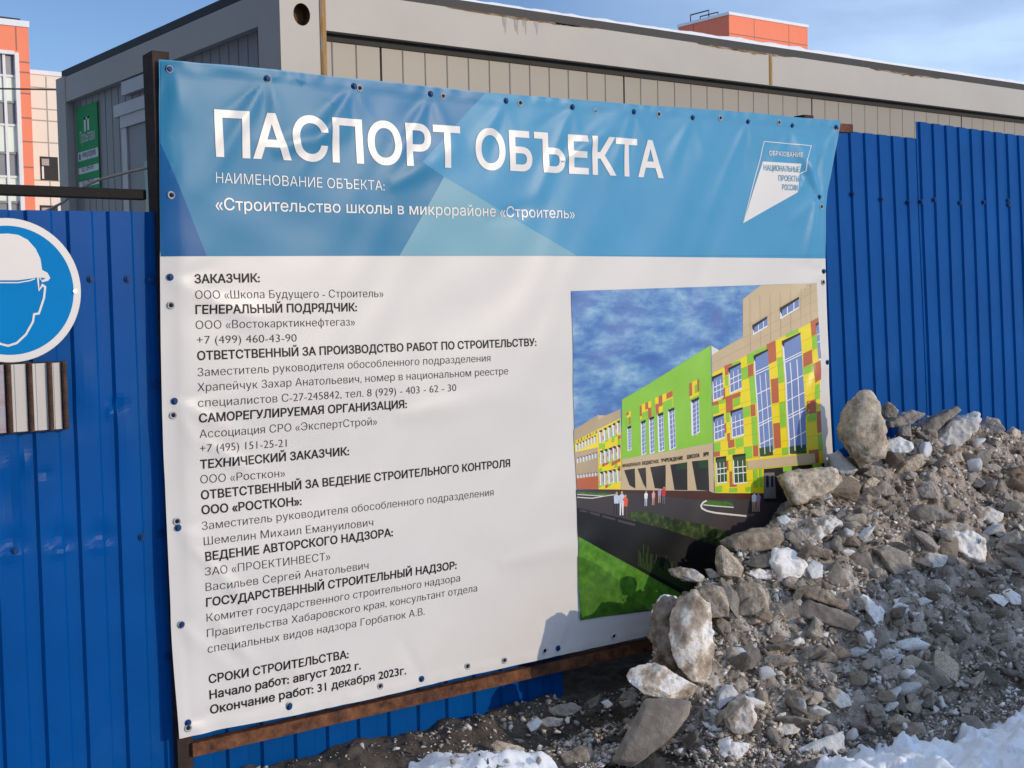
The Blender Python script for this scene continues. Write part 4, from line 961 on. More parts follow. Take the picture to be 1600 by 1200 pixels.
# ------------------------------------------------------------------ buildings far behind
YA = 46.0
ob = empty('office_building', (at(20, 300, YA)[0], YA, 0), 'modern building at the far left with orange frame, glass front and cream wing', 'building')
a0 = at(44, 43, YA); zt = a0[2]; xr = at(45.5, 80, YA)[0]; xl = at(-160, 60, YA)[0]
xg = at(27, 100, YA)[0]; zg = at(20, 82.5, YA)[2]
mbo = MB(); mbo.box(xg, YA, 0, xr, YA + 9, zt); mbo.box(xl, YA, zg, xg - .002, YA + 9, zt - .002); mbo.box(xl, YA + .4, 0, xg - .003, YA + 9, zg - .002)
shell = mbo.build('orange_frame', m_orange, ob)
MB().box(xl, YA - .05, zt - .001, xr + .03, YA + 9, zt + .22).build('parapet_snow', m_roofsnow, ob)
rows = [(82.5, 117, 0), (117, 158, 1), (158, 194, 0), (194, 238, 1), (238, 275, 0), (275, 315, 1), (315, 352, 0), (352, 392, 1)]
cx = [xl] + [at(x, 150, YA)[0] for x in (-95, -52, -24, 9.5)] + [xg]
for t, b, k in rows:
    z1_, z0_ = at(12, t, YA)[2], at(12, b, YA)[2]
    for a, c in zip(cx[:-1], cx[1:]):
        MB().box(a + .04, YA + .16, z0_ + .04, c - .04, YA + .38, z1_ - .04).build('window' if k else 'spandrel', m_paleglass if k else m_spandrel, ob)
    MB().box(xl, YA + .10, z1_ - .05, xg - .005, YA + .39, z1_ + .03).build('transom', m_white if k else m_spandrel, ob)
for a in cx[1:-1]: MB().box(a - .05, YA + .08, 0, a + .05, YA + .395, zg - .004).build('mullion', m_white, ob)
MB().box(xg - .09, YA - .03, 0, xg + .06, YA + .4, zg + .02).build('trim', m_white, ob); MB().box(xl, YA - .03, zg - .06, xg - .095, YA + .4, zg + .07).build('trim', m_white, ob)
for y in (98, 114, 147, 185, 222, 262): z = at(36, y, YA)[2]; MB().box(xg + .07, YA - .006, z, xr - .003, YA + .002, z + .05).build('seam', m_seam, shell)
for x in (24, -40): xx = at(x, 60, YA)[0]; MB().box(xx, YA - .006, zg + .1, xx + .05, YA + .002, zt - .03).build('seam', m_seam, shell)
mbr = MB()
for (p, y) in (((-30, 34), YA + 1.2), ((-20, 39.5), YA + 1.0)):
    pass
h1 = [at(-40, 22, YA + 1), at(31, 30.5, YA + 1), at(32.8, 40, YA + 1)]; h2 = [at(-40, 28, YA + 1), at(24.5, 34.3, YA + 1), at(25.6, 40, YA + 1)]
for h in (h1, h2): mbr.tube(h, .035, 6)
mbr.build('roof_rail', m_wire, ob)
xw0, xw1 = xr + .003, at(230, 150, YA + 1)[0]; zw = at(75, 118, YA + 1)[2]
wing = MB().box(xw0, YA + 1, 0, xw1, YA + 10, zw).build('cream_wing', m_cream, ob)
MB().box(xw0, YA + .95, zw + .001, xw1, YA + 10, zw + .16).build('parapet_snow', m_roofsnow, ob)
for y in (139, 172, 190, 224, 283): z = at(75, y, YA + 1)[2]; MB().box(xw0, YA + .994, z, xw1, YA + 1.002, z + .045).build('seam', m_creamseam, wing)
for x in (72.5, 122, 170): xx = at(x, 170, YA + 1)[0]; MB().box(xx, YA + .993, 0, xx + .05, YA + 1.002, zw - .05).build('seam', m_creamseam, wing)
for (t, b) in ((245, 282), (321, 360)):
    xa, xb, z1_, z0_ = at(62, t, YA + 1)[0], at(90, t, YA + 1)[0], at(76, t, YA + 1)[2], at(76, b, YA + 1)[2]
    wi = MB().box(xa, YA + .985, z0_, xb, YA + .999, z1_).build('window', m_gasket, ob)
    hh = (z1_ - z0_)
    MB().box(xa + .05, YA + .93, z1_ - hh * .38, xb - .35, YA + .983, z1_ - hh * .10).build('shutter_box', m_shutter, wi)
    MB().box(xa + .05, YA + .95, z0_ + .05, xb - .55, YA + .983, z1_ - hh * .42).build('pane', m_white, wi)

YT = 62.0
t0_, t1_ = at(1139, 20, YT), at(1263, 41, YT)
zt = (t0_[2] + t1_[2]) / 2 - .12
xa, xb = t0_[0], at(1262, 60, YT)[0]
dep = 4.0
for k in range(400):
    if proj((xa, YT + dep, zt))[0] < 1060: break
    dep += .05
tb = empty('tower_block', (xa, YT, 0), 'square orange red rooftop block rising behind the cabin roof', 'building')
body = MB().box(xa, YT, 0, xb, YT + dep, zt).build('wall', m_orange, tb)
MB().box(xa - .06, YT - .06, zt + .001, xb + .06, YT + dep + .06, zt + .20).build('parapet_snow', m_roofsnow, tb)
for px in (1178, 1232): xx = at(px, 50, YT)[0]; MB().box(xx, YT - .006, 0, xx + .06, YT + .002, zt - .02).build('seam', m_seam, body)
for py in (62,): z = at(1200, py, YT)[2]; MB().box(xa + .003, YT - .007, z, xb - .003, YT + .002, z + .06).build('seam', m_seam, body)
yy = YT + dep * .68; MB().box(xa - .006, yy, 0, xa + .002, yy + .07, zt - .02).build('seam', m_seam, body)
mbr = MB(); yq = YT + dep * .5
def ap(px, py): return at_x(px, py, xa + .8)
mbr.tube([ap(1079, 36), ap(1079, 23.5), ap(1107.5, 16), ap(1107.5, 26)], .05, 6); mbr.tube([ap(1094, 31), ap(1094, 26), ap(1122, 19), ap(1122, 24)], .045, 6)
mbr.build('roof_rail', m_wire, tb)

# ------------------------------------------------------------------ dirty heap
xs = np.arange(.95, 5.6, .0075); ys_ = np.arange(-1.7, .075, .0075)
HB = heap_base(xs[:, None], ys_[None, :])
P = np.zeros((len(xs), len(ys_), 3)); P[..., 0] = xs[:, None]; P[..., 1] = ys_[None, :]
for i, x in enumerate(xs):
    for j, y in enumerate(ys_):
        b = HB[i, j]; k = min(1, max(0, (b + .03) / .15))
        h = b + k * .06 * fbm(x * 4.5, y * 4.5, 3.1, 4)
        if b > -.06 and x < 5: h += k * (.020 * fbm(x * 22, y * 22, b * 22, 5) + .010 * (mn.ridged_multi_fractal(Vector((x * 30, y * 30, b * 30)), .8, 2.1, 4, .9, 2) - .9) + .007 * mn.cell(Vector((x * 40 + 2 * mn.noise(Vector((x * 30, y * 30, 0))), y * 40, b * 40))))
        P[i, j, 2] = h - (1 - k) * .05
        P[i, j, 1] += k * .02 * mn.noise(Vector((x * 25, b * 25, 7)))
n, m, _ = P.shape
hf = [[i * m + j, (i + 1) * m + j, (i + 1) * m + j + 1, i * m + j + 1] for i in range(n - 1) for j in range(m - 1)
      if max(P[i, j, 2], P[i + 1, j, 2], P[i, j + 1, 2], P[i + 1, j + 1, 2]) > -.09 and P[i, j, 1] < .06]
o = mesh_obj('dirt_heap', P.reshape(-1, 3), hf, m_dirt, None, True)
tag(o, 'broad heap of dirty snow and frozen soil piled against the blue fence', 'heap')

# ---- chunks
def ico(n):
    bm = bmesh.new(); bmesh.ops.create_icosphere(bm, subdivisions=n, radius=1); bm.verts.index_update()
    V = np.array([v.co[:] for v in bm.verts]); Fc = [[v.index for v in f.verts] for f in bm.faces]; bm.free(); return V, Fc
ICO = {k: ico(k) for k in (1, 2, 3, 4, 5)}
def poly_radius(poly, th):
    best = .0
    d = (math.cos(th), math.sin(th))
    for (ax_, ay_), (bx, by) in zip(poly, poly[1:] + poly[:1]):
        ex, ey = bx - ax_, by - ay_; den = d[0] * ey - d[1] * ex
        if abs(den) < 1e-9: continue
        t = (ax_ * ey - ay_ * ex) / den; s = (ax_ * d[1] - ay_ * d[0]) / den
        if t > 0 and -.001 <= s <= 1.001: best = max(best, t)
    return best
def centroid(p):
    A = cx_ = cy_ = 0
    for (a, b), (c, d) in zip(p, p[1:] + p[:1]): k = a * d - c * b; A += k; cx_ += (a + c) * k; cy_ += (b + d) * k
    return cx_ / (3 * A), cy_ / (3 * A)
RV = [Vector(RIGHT), Vector(-DOWN), Vector(-FWD)]
def refine(bm, L, it=6):
    for _ in range(it):
        e = [e for e in bm.edges if e.calc_length() > L]
        if not e: break
        bmesh.ops.subdivide_edges(bm, edges=e, cuts=1, use_grid_fill=False)
        bmesh.ops.triangulate(bm, faces=[f for f in bm.faces if len(f.verts) > 3])
def hull_bm(pts):
    bm = bmesh.new()
    for p in pts: bm.verts.new(p)
    r = bmesh.ops.convex_hull(bm, input=bm.verts[:])
    bmesh.ops.delete(bm, geom=list({v for v in r['geom_interior'] + r['geom_unused'] if isinstance(v, bmesh.types.BMVert)}), context='VERTS')
    bmesh.ops.recalc_face_normals(bm, faces=bm.faces[:]); return bm
def block(poly, t, w, h, big, q, rough):
    """broken slab with the traced outline: convex faces, worn edges, grainy skin"""
    pts = []; tx, ty = q.uniform(-.35, .35), q.uniform(.25, .75)
    for (x, y) in poly:
        pts.append((x, y, q.uniform(-.25, .25) * t))
        k = q.uniform(.62, .9); pts.append((x * k, y * k, t * max(.1, .85 - ty * y / (h / 2) * .8 + tx * x / (w / 2) + q.uniform(-.12, .12))))
        k = q.uniform(.6, .85); pts.append((x * k, y * k, -t * q.uniform(.7, 1)))
    bm = hull_bm(pts); refine(bm, big / 12 if big < .08 else big / 20)
    bmesh.ops.smooth_vert(bm, verts=bm.verts[:], factor=.5, use_axis_x=True, use_axis_y=True, use_axis_z=True)
    bm.normal_update(); so = q.uniform(0, 60); fq = 5.0 / max(big, .05)
    amp = rough * min(big, .22) * .9
    for v in bm.verts:
        p = v.co; lay = math.sin(p.z * 160 + 30 * p.y + so) * .0006
        v.co = p + v.normal * (amp * mn.fractal(p * fq + Vector((so, 0, 0)), .8, 2.1, 5) + .35 * amp * (mn.ridged_multi_fractal(p * fq * 2 + Vector((0, so, 0)), .9, 2.1, 3, 1, 2) - 1) + lay)
    bm.verts.index_update(); out = np.array([v.co[:] for v in bm.verts]); Fc = [[v.index for v in f.verts] for f in bm.faces]; bm.free()
    return out, Fc
def chunk_obj(name, out, Fc, P0, fw, key, label, cat):
    wv = [tuple(RV[0] * p[0] + RV[1] * p[1] + RV[2] * p[2]) for p in out]
    me = bpy.data.meshes.new(name); me.from_pydata(wv, [], Fc); me.materials.append(SM[key])
    me.polygons.foreach_set('use_smooth', np.ones(len(Fc), bool)); me.update()
    o = bpy.data.objects.new(name, me); COL.objects.link(o); o.location = Vector(P0) + RV[2] * fw
    tag(o, label, cat); return o
def chunk(poly_px, key, label, cat='ice chunk', name='ice_chunk', tf=.5, ydef=-.1, rough=.035, ncut=13, seed=0, yfix=None, push=.55, rnd_shape=False):
    q = random.Random(seed * 31 + 11)
    c = centroid(poly_px); P0 = at(c[0], c[1], yfix) if yfix is not None else heap_hit(c[0], c[1], ydef)
    D = float(np.dot(P0 - EYE, FWD)); k = D / F
    poly = [((x - c[0]) * k, -(y - c[1]) * k) for x, y in poly_px]
    w = max(p[0] for p in poly) - min(p[0] for p in poly); h = max(p[1] for p in poly) - min(p[1] for p in poly)
    t = max(.012, tf * min(w, h)); big = max(w, h)
    if not rnd_shape:
        out, Fc = block(poly, t, w, h, big, q, rough)
        return chunk_obj(name, out, Fc, P0, t * push, key, label, cat)
    V, Fc = ICO[5 if big > .17 else 4 if big > .06 else 3]
    tab = [poly_radius(poly, math.radians(d)) for d in range(360)] + [0]; tab[360] = tab[0]
    out = np.zeros_like(V)
    for i, (a, b, cc) in enumerate(V):
        rho = math.hypot(a, b); th = math.degrees(math.atan2(b, a)) % 360; j = int(th); fr_ = th - j
        r = tab[j] * (1 - fr_) + tab[j + 1] * fr_
        s = rho ** .42
        if rho > 1e-6: out[i] = (a / rho * r * s, b / rho * r * s, math.copysign(abs(cc) ** .6, cc) * t)
        else: out[i] = (0, 0, math.copysign(t, cc))
    sc = np.array([w / 2, h / 2, t])
    for _ in range(ncut):      # broken faces
        nrm = np.array([q.uniform(-.8, .8), q.uniform(-.3, 1), q.uniform(.35, 1)]) / np.maximum(sc, .01)
        nrm /= np.linalg.norm(nrm); pr = out @ nrm; d = pr.max() * q.uniform(.66, .92)
        over = np.clip(pr - d, 0, None); out -= over[:, None] * nrm[None, :]
    amp = rough * min(big, .25); fq = 4.5 / max(big, .05); so = q.uniform(0, 50)
    for i in range(len(out)):
        p = out[i]; ln = np.linalg.norm(p) + 1e-9
        e = mn.fractal(Vector((p[0] * fq + so, p[1] * fq, p[2] * fq)), .75, 2.1, 5)
        out[i] = p + p / ln * amp * e
    return chunk_obj(name, out, Fc, P0, t * push, key, label, cat)
def A(*p): return [(960 + x / 2.5, 580 + y / 2.5) for x, y in p]
def Bz(*p): return [(1150 + x / 3.3333, 840 + y / 3.3333) for x, y in p]
def Cz(*p): return [(1300 + x / 5.3333, 780 + y / 5.3333) for x, y in p]
def Dz(*p): return [(680 + x / 5, 1040 + y / 5) for x, y in p]
def Ez(*p): return [(940 + x / 5, 960 + y / 5) for x, y in p]
CH = [
 (A((890, 145), (912, 112), (950, 86), (985, 90), (1012, 125), (1030, 200), (1047, 285), (1032, 335), (985, 362), (950, 375), (915, 330), (885, 280), (872, 215)), 'tan', 'tall upright tan ice boulder at the top of the heap beside the banner edge', dict(tf=.42, yfix=-.16, rough=.075, ncut=0, rnd_shape=True)),
 (A((828, 325), (870, 308), (905, 345), (948, 385), (925, 405), (880, 408), (840, 375)), 'blue', 'pale bluish ice slab leaning behind the tall tan boulder', dict(tf=.3, yfix=-.1)),
 (A((617, 405), (650, 392), (800, 370), (858, 376), (882, 425), (850, 465), (770, 482), (720, 522), (685, 527), (655, 465)), 'tan', 'flat pitted tan slab sticking out left over the picture on the banner', dict(tf=.3, yfix=-.14, rough=.05)),
 (A((1035, 165), (1045, 132), (1065, 118), (1085, 130), (1107, 155), (1085, 185), (1045, 187)), 'dirt', 'small brown knob of soil on the skyline right of the tall boulder', dict(tf=.4, yfix=-.02)),
 (A((1038, 202), (1120, 160), (1160, 152), (1218, 165), (1150, 208), (1060, 222)), 'grey', 'grey flat ice plate lying on top of the heap', dict(tf=.45, yfix=-.03)),
 (A((1150, 215), (1230, 175), (1330, 133), (1346, 150), (1330, 167), (1240, 228), (1180, 268), (1155, 264)), 'dark', 'long dark slab pointing up right on the heap skyline', dict(tf=.4, yfix=-.04, rough=.04)),
 (A((1218, 252), (1290, 195), (1370, 165), (1417, 155), (1427, 182), (1397, 228), (1330, 288), (1255, 333), (1213, 292)), 'white', 'big white slab tilted up right near the top of the heap', dict(tf=.35, yfix=-.09, rough=.06)),
 (A((1048, 300), (1060, 270), (1105, 252), (1150, 278), (1168, 300), (1130, 320), (1060, 325)), 'white', 'white chunk with a pink brown stain under the grey flat plate', dict(tf=.5, yfix=-.14)),
 (A((1063, 388), (1100, 355), (1190, 318), (1228, 345), (1180, 382), (1110, 418), (1078, 407)), 'tan', 'tan wedge below the white stained chunk', dict(tf=.4)),
 (A((1103, 217), (1150, 205), (1153, 265), (1108, 252)), 'grey', 'small grey block under the flat plate', dict(tf=.6, yfix=-.08)),
 (A((1440, 440), (1480, 395), (1540, 375), (1625, 390), (1640, 470), (1600, 520), (1560, 562), (1515, 560), (1475, 525)), 'earth', 'bulging brown clod of soil at the right end of the heap', dict(tf=.5, rough=.12, yfix=-.27, ncut=2, rnd_shape=True)),
 (A((1165, 462), (1200, 430), (1237, 427), (1257, 482), (1240, 497), (1180, 492)), 'grey', 'grey rock with a pale right edge on the upper slope', dict(tf=.6)),
 (A((945, 470), (960, 430), (1000, 410), (1032, 425), (1000, 452), (965, 477)), 'tan', 'rounded tan lump right of the flat pitted slab', dict(tf=.6)),
 (A((985, 458), (1040, 428), (1092, 450), (1102, 482), (1040, 492)), 'grey', 'smooth grey lump below the base of the tall boulder', dict(tf=.5)),
 (A((888, 420), (910, 400), (962, 430), (940, 458), (920, 447)), 'white', 'white wedge between the flat pitted slab and the tall boulder', dict(tf=.4)),
 (A((950, 395), (985, 365), (1040, 370), (1065, 395), (1040, 415), (985, 412)), 'grey', 'grey brown lump directly under the tall boulder', dict(tf=.5)),
 (A((955, 488), (980, 470), (1010, 480), (1005, 497), (965, 500)), 'white', 'small white flake in front of the smooth grey lump', dict(tf=.5)),
 (A((405, 665), (470, 625), (540, 608), (640, 610), (665, 640), (655, 682), (600, 697), (520, 718), (430, 692)), 'dirt', 'wide brown slab with a sunlit top edge over the printed fence', dict(tf=.45, yfix=-.17, rough=.04)),
 (A((393, 690), (410, 674), (432, 690), (462, 722), (502, 762), (482, 797), (400, 797), (388, 740)), 'tan', 'upright tan chunk at the left end below the wide brown slab', dict(tf=.5, yfix=-.22)),
 (A((592, 742), (620, 690), (680, 688), (718, 715), (752, 762), (740, 802), (680, 812), (610, 792)), 'white', 'plump white ice boulder on the left half of the heap', dict(tf=.55, rough=.07, rnd_shape=True)),
 (A((205, 770), (250, 761), (310, 771), (352, 800), (340, 827), (270, 817), (214, 791)), 'mix', 'long grey and white chunk jutting left at the heap edge', dict(tf=.5, yfix=-.2)),
 (A((350, 770), (377, 769), (424, 806), (370, 812)), 'grey', 'thin grey shard beside the long jutting chunk', dict(tf=.3, yfix=-.22)),
 (A((508, 782), (560, 764), (622, 795), (612, 817), (540, 807)), 'white', 'flat white flake left of the plump white boulder', dict(tf=.4)),
 (A((440, 850), (480, 822), (560, 822), (602, 870), (597, 922), (540, 947), (443, 947)), 'tan', 'squarish tan block on the left part of the heap', dict(tf=.55)),
 (A((290, 850), (360, 822), (417, 838), (440, 900), (438, 947), (350, 955), (295, 930)), 'tan', 'tan block split from the squarish one by a dark crack', dict(tf=.5, yfix=-.34)),
 ([(1048, 965), (1062, 933), (1085, 922), (1106, 945), (1112, 985), (1107, 1040), (1096, 1066), (1078, 1062), (1055, 1032), (1044, 1000)], 'mix', 'tall brown and white slab standing at the left front of the heap', dict(tf=.4, yfix=-.45, rough=.06, ncut=7, rnd_shape=True)),
 ([(1012, 960), (1030, 928), (1062, 930), (1058, 975), (1050, 1030), (1056, 1060), (1035, 1050), (1018, 1010)], 'dirt', 'ragged dirt face at the far left edge of the heap', dict(tf=.5, yfix=-.34, rough=.12)),
 (A((140, 935), (180, 870), (210, 868), (242, 880), (215, 905), (200, 975), (150, 990)), 'blue', 'pale bluish ice corner leaning on the banner hem', dict(tf=.4, yfix=-.3)),
 ([(978, 1056), (986, 1044), (1020, 1034), (1060, 1054), (1089, 1070), (1083, 1086), (1050, 1088), (1000, 1077)], 'mix', 'long pale rounded chunk lying across the dark smooth slab', dict(tf=.5, yfix=-.45, rnd_shape=True)),
 (Ez((330, 640), (590, 640), (692, 660), (682, 762), (560, 932), (330, 1112), (220, 1192), (75, 1130), (110, 1060), (230, 840)), 'dark', 'large smooth dark slab leaning at the bottom left of the heap', dict(tf=.2, rough=.012, ncut=0, yfix=-.52)),
 (Ez((868, 690), (890, 600), (960, 533), (1022, 550), (1057, 605), (980, 662), (880, 717)), 'blue', 'bluish white chunk right of the dark smooth slab', dict(tf=.5)),
 (Ez((920, 765), (1000, 670), (1110, 608), (1167, 650), (1192, 772), (1130, 852), (1040, 902), (960, 882)), 'mix', 'half white half brown rock below the bluish white chunk', dict(tf=.6)),
 (Ez((878, 1082), (930, 1010), (1030, 978), (1152, 1000), (1122, 1072), (1060, 1092), (1010, 1137), (900, 1112)), 'white', 'white lump near the bottom edge right of the dark smooth slab', dict(tf=.5)),
 (Ez((1122, 600), (1165, 598), (1227, 690), (1192, 722), (1150, 652)), 'white', 'white sliver against the half white rock', dict(tf=.3)),
 (Ez((590, 20 + 230), (650, 235), (668, 290), (720, 470), (640, 490), (600, 330)), 'dark', 'narrow dark plate standing right of the tall brown and white slab', dict(tf=.2)),
 (Ez((600, 955), (700, 935), (830, 985), (870, 1040), (740, 1110), (620, 1140)), 'dark', 'dark flat slab next to the bottom white lump', dict(tf=.25)),
 (Ez((860, 20), (930, 10), (1000, 60), (1005, 130), (950, 145), (890, 90)), 'grey', 'rounded pale grey stone right of the tall brown and white slab', dict(tf=.5)),
 (Ez((950, 300), (1010, 235), (1080, 280), (1110, 370), (1020, 440), (960, 380)), 'grey', 'gritty grey lump on the lower left slope', dict(tf=.4)),
 (Ez((1225, 470), (1310, 360), (1345, 400), (1335, 470), (1270, 520)), 'dirt', 'small brown plate standing on the lower left slope', dict(tf=.25)),
 (Bz((412, 212), (520, 107), (592, 245), (560, 268), (470, 245)), 'dark', 'triangular dark shard right of the plump white boulder', dict(tf=.25, rough=.02)),
 (Bz((475, 60), (600, 42), (692, 70), (732, 172), (600, 182), (535, 120)), 'dark', 'dark slab behind the triangular shard', dict(tf=.3, rough=.03)),
 (Bz((693, 50), (780, 38), (872, 70), (907, 157), (790, 197), (730, 132)), 'grey', 'angular grey block in the middle of the heap', dict(tf=.5)),
 (Cz((752, 480), (780, 440), (870, 445), (955, 470), (950, 510), (890, 550), (790, 570)), 'white', 'white knuckle shaped chunk left below the large white block', dict(tf=.5)),
 (Cz((878, 282), (1000, 258), (1150, 250), (1252, 320), (1242, 522), (1170, 527), (1060, 472), (960, 422)), 'white', 'large white block with a square face on the right half of the heap', dict(tf=.4, rough=.05)),
 (Cz((808, 212), (1000, 168), (1172, 230), (1155, 258), (990, 262), (880, 280)), 'grey', 'grey flat cap lying on the large white block', dict(tf=.5)),
 (Cz((1335, 402), (1380, 330), (1520, 238), (1542, 402), (1420, 482)), 'grey', 'pitted grey block at the right beside the large white block', dict(tf=.55)),
 (Cz((1298, 240), (1350, 188), (1422, 210), (1424, 292), (1350, 307)), 'blue', 'small pale blue ice ball on the right slope', dict(tf=.7, rnd_shape=True)),
 (Cz((655, 90), (740, 38), (870, 48), (1012, 150), (870, 188), (720, 197)), 'dark', 'layered dark slab above the large white block', dict(tf=.45)),
 (Cz((1090, 90), (1200, 50), (1300, 60), (1420, 110), (1400, 180), (1300, 220), (1190, 210)), 'mix', 'brown and pale slab beneath the bulging clod', dict(tf=.4)),
 (Bz((633, 300), (655, 288), (720, 330), (764, 372), (752, 452), (710, 460), (668, 400)), 'white', 'long clean white chunk standing in the middle of the lower slope', dict(tf=.4, rough=.03)),
 (Bz((252, 375), (370, 316), (560, 380), (642, 422), (620, 492), (480, 452), (300, 407)), 'dark', 'wide dark slab left of the long clean white chunk', dict(tf=.3, rough=.03)),
 (Bz((313, 280), (340, 243), (420, 248), (587, 350), (560, 372), (430, 322), (320, 302)), 'dirt', 'thin brown plate lying above the wide dark slab', dict(tf=.4)),
 (Bz((723, 580), (780, 555), (840, 575), (838, 602), (790, 632), (740, 642)), 'white', 'white chunk of a close pair in the lower middle of the heap', dict(tf=.5)),
 (Bz((780, 660), (842, 600), (882, 612), (850, 640), (800, 672)), 'white', 'narrow white flake under the close white pair', dict(tf=.4)),
 (Bz((653, 490), (690, 480), (747, 532), (700, 572), (660, 542)), 'white', 'white rounded lump right below the long clean white chunk', dict(tf=.5)),
 (Bz((815, 320), (860, 312), (868, 350), (842, 385), (822, 372)), 'white', 'small white chip right of the long clean white chunk', dict(tf=.5)),
 (Bz((836, 385), (880, 358), (902, 372), (870, 398), (846, 402)), 'white', 'smaller white chip touching another to its upper left', dict(tf=.5)),
 (Bz((920, 380), (960, 355), (982, 380), (965, 430), (925, 425)), 'mix', 'half white pebble lump on the middle right slope', dict(tf=.5)),
 (Bz((873, 640), (960, 638), (1080, 690), (1147, 760), (1080, 777), (960, 742), (890, 692)), 'dark', 'long dark slab near the snow edge at right', dict(tf=.3, rough=.03)),
 (Bz((1238, 660), (1300, 648), (1412, 750), (1360, 772), (1270, 742)), 'dark', 'dark slab nearest the clean snow on the far right', dict(tf=.3, rough=.03)),
 (Bz((1300, 300), (1370, 285), (1410, 330), (1370, 355), (1310, 320)), 'white', 'left one of two white lumps near the right frame edge', dict(tf=.5)),
 (Bz((1372, 280), (1420, 260), (1475, 300), (1468, 345), (1410, 345)), 'white', 'right one of two white lumps near the right frame edge', dict(tf=.5)),
 (Bz((370, 575), (440, 555), (530, 610), (530, 650), (430, 630), (310, 640)), 'dark', 'dark brown plate on the lower left middle slope', dict(tf=.3)),
 (Bz((445, 790), (500, 765), (580, 815), (597, 860), (520, 875), (470, 830)), 'mix', 'pale fronted chunk above a dark hollow in the lower slope', dict(tf=.45)),
 (Bz((770, 820), (870, 820), (880, 920), (840, 880)), 'dark', 'small dark upright plate left of a leaning grey one near the snow', dict(tf=.3)),
 (Bz((880, 810), (930, 800), (950, 850), (925, 920), (890, 915)), 'grey', 'leaning grey plate near the snow edge', dict(tf=.35)),
 (Bz((925, 770), (1000, 760), (1065, 850), (1000, 860), (940, 850)), 'dirt', 'brown slab above the leaning grey plate', dict(tf=.3)),
 (Bz((675, 850), (720, 835), (770, 880), (740, 915), (695, 900)), 'dark', 'small dark diamond shaped plate near the snow', dict(tf=.3)),
 (Bz((65, 650), (95, 638), (128, 662), (110, 692)), 'white', 'white flake beside a brown standing plate on the lower left slope', dict(tf=.3)),
 (Bz((160, 990), (270, 948), (330, 990), (320, 1017), (200, 1017)), 'white', 'flat white plate at the bottom of the heap', dict(tf=.4)),
 (Bz((392, 1000), (440, 968), (470, 985), (455, 1020), (410, 1028)), 'white', 'small white lump at the snow edge below the slope', dict(tf=.5)),
 (Bz((782, 985), (840, 945), (960, 955), (992, 1012), (930, 1048), (830, 1048)), 'dirt', 'round brown rock with a snowy top sitting in the snow', dict(tf=.6)),
 (Bz((1128, 932), (1240, 922), (1312, 992), (1280, 1022), (1180, 982)), 'dark', 'dark rough rock half sunk in the snow at right', dict(tf=.5)),
 (Bz((1195, 880), (1280, 840), (1290, 870), (1230, 915)), 'dirt', 'small brown slab at the snow edge above the dark rough rock', dict(tf=.4)),
 (Bz((240, 1130), (400, 1060), (560, 1000), (570, 1100), (400, 1150), (300, 1180)), 'blue', 'smooth bluish snow crust plate lying at the bottom edge', dict(tf=.12, rough=.02)),
 (Dz((882, 332), (960, 300), (1090, 283), (1142, 320), (1100, 372), (980, 392), (900, 372)), 'grey', 'dark grey slab in the shadow below the end of the blue sheet', dict(tf=.4, yfix=-.12)),
 (Dz((708, 452), (800, 398), (842, 430), (800, 492), (740, 502)), 'blue', 'bluish chunk leaning on a flat grey stone under the fence', dict(tf=.5, yfix=-.12)),
 (Dz((803, 430), (880, 398), (1002, 408), (992, 462), (860, 477)), 'grey', 'flat grey stone beside the bluish chunk under the fence', dict(tf=.4, yfix=-.16)),
 (Dz((428, 610), (480, 578), (700, 640), (692, 692), (600, 682), (450, 652)), 'tan', 'tan log shaped clod lying on the snow at the bottom middle', dict(tf=.5, yfix=-.2)),
 (Dz((978, 690), (1130, 618), (1222, 630), (1242, 722), (1180, 772), (1010, 762)), 'dirt', 'dark brown block on the snow left of the large smooth slab', dict(tf=.4, yfix=-.36)),
 (Dz((1428, 250), (1470, 198), (1542, 188), (1592, 222), (1560, 262)), 'dark', 'rounded dark stone in the hollow under the pale rounded chunk', dict(tf=.6, yfix=-.25)),
 (Dz((1433, 280), (1530, 263), (1562, 300), (1470, 327)), 'grey', 'pale grey stone below the rounded dark one in the hollow', dict(tf=.5, yfix=-.28)),
 (Dz((1292, 280), (1350, 260), (1392, 295), (1340, 332)), 'blue', 'bluish pebble lump in the shadowed hollow', dict(tf=.6, yfix=-.22)),
 (Dz((1010, 420), (1030, 392), (1052, 400), (1050, 445), (1020, 448)), 'white', 'small upright white pebble right of the flat grey stone', dict(tf=.6, yfix=-.2)),
 (Dz((705, 700), (750, 650), (802, 680), (730, 765)), 'white', 'tilted white flake at the bottom edge of the picture', dict(tf=.35, yfix=-.26)),
 (Dz((735, 745), (850, 728), (935, 790), (920, 832), (740, 835)), 'white', 'white block at the bottom edge right of the tilted flake', dict(tf=.4, yfix=-.30)),
 (Dz((1180, 280), (1290, 215), (1302, 240), (1250, 310), (1190, 330)), 'dark', 'slanting dark stone under the shadowed rusty tube', dict(tf=.4, yfix=-.12)),
 ([(1562, 545 + 145), (1600, 690), (1612, 705), (1570, 712)], 'tan', 'small tan stone on the skyline at the far right', dict(tf=.5, yfix=-.02)),
 (A((1410, 215), (1445, 178), (1490, 185), (1510, 230), (1480, 250), (1430, 245)), 'grey', 'rounded grey lump on the skyline right of the big white slab', dict(tf=.6, yfix=-.02)),
 (A((1530, 235), (1550, 215), (1580, 232), (1575, 262), (1540, 262)), 'tan', 'small tan cube on the skyline near the right frame edge', dict(tf=.6, yfix=-.01)),
 (A((1290, 330), (1350, 310), (1360, 350), (1300, 362), (1262, 350)), 'tan', 'tan lump beneath the big white slab', dict(tf=.5)),
 (A((840, 500), (900, 475), (1000, 490), (1060, 520), (980, 545), (860, 540)), 'dirt', 'brown crumbly block below the flat pitted slab', dict(tf=.5, rough=.1)),
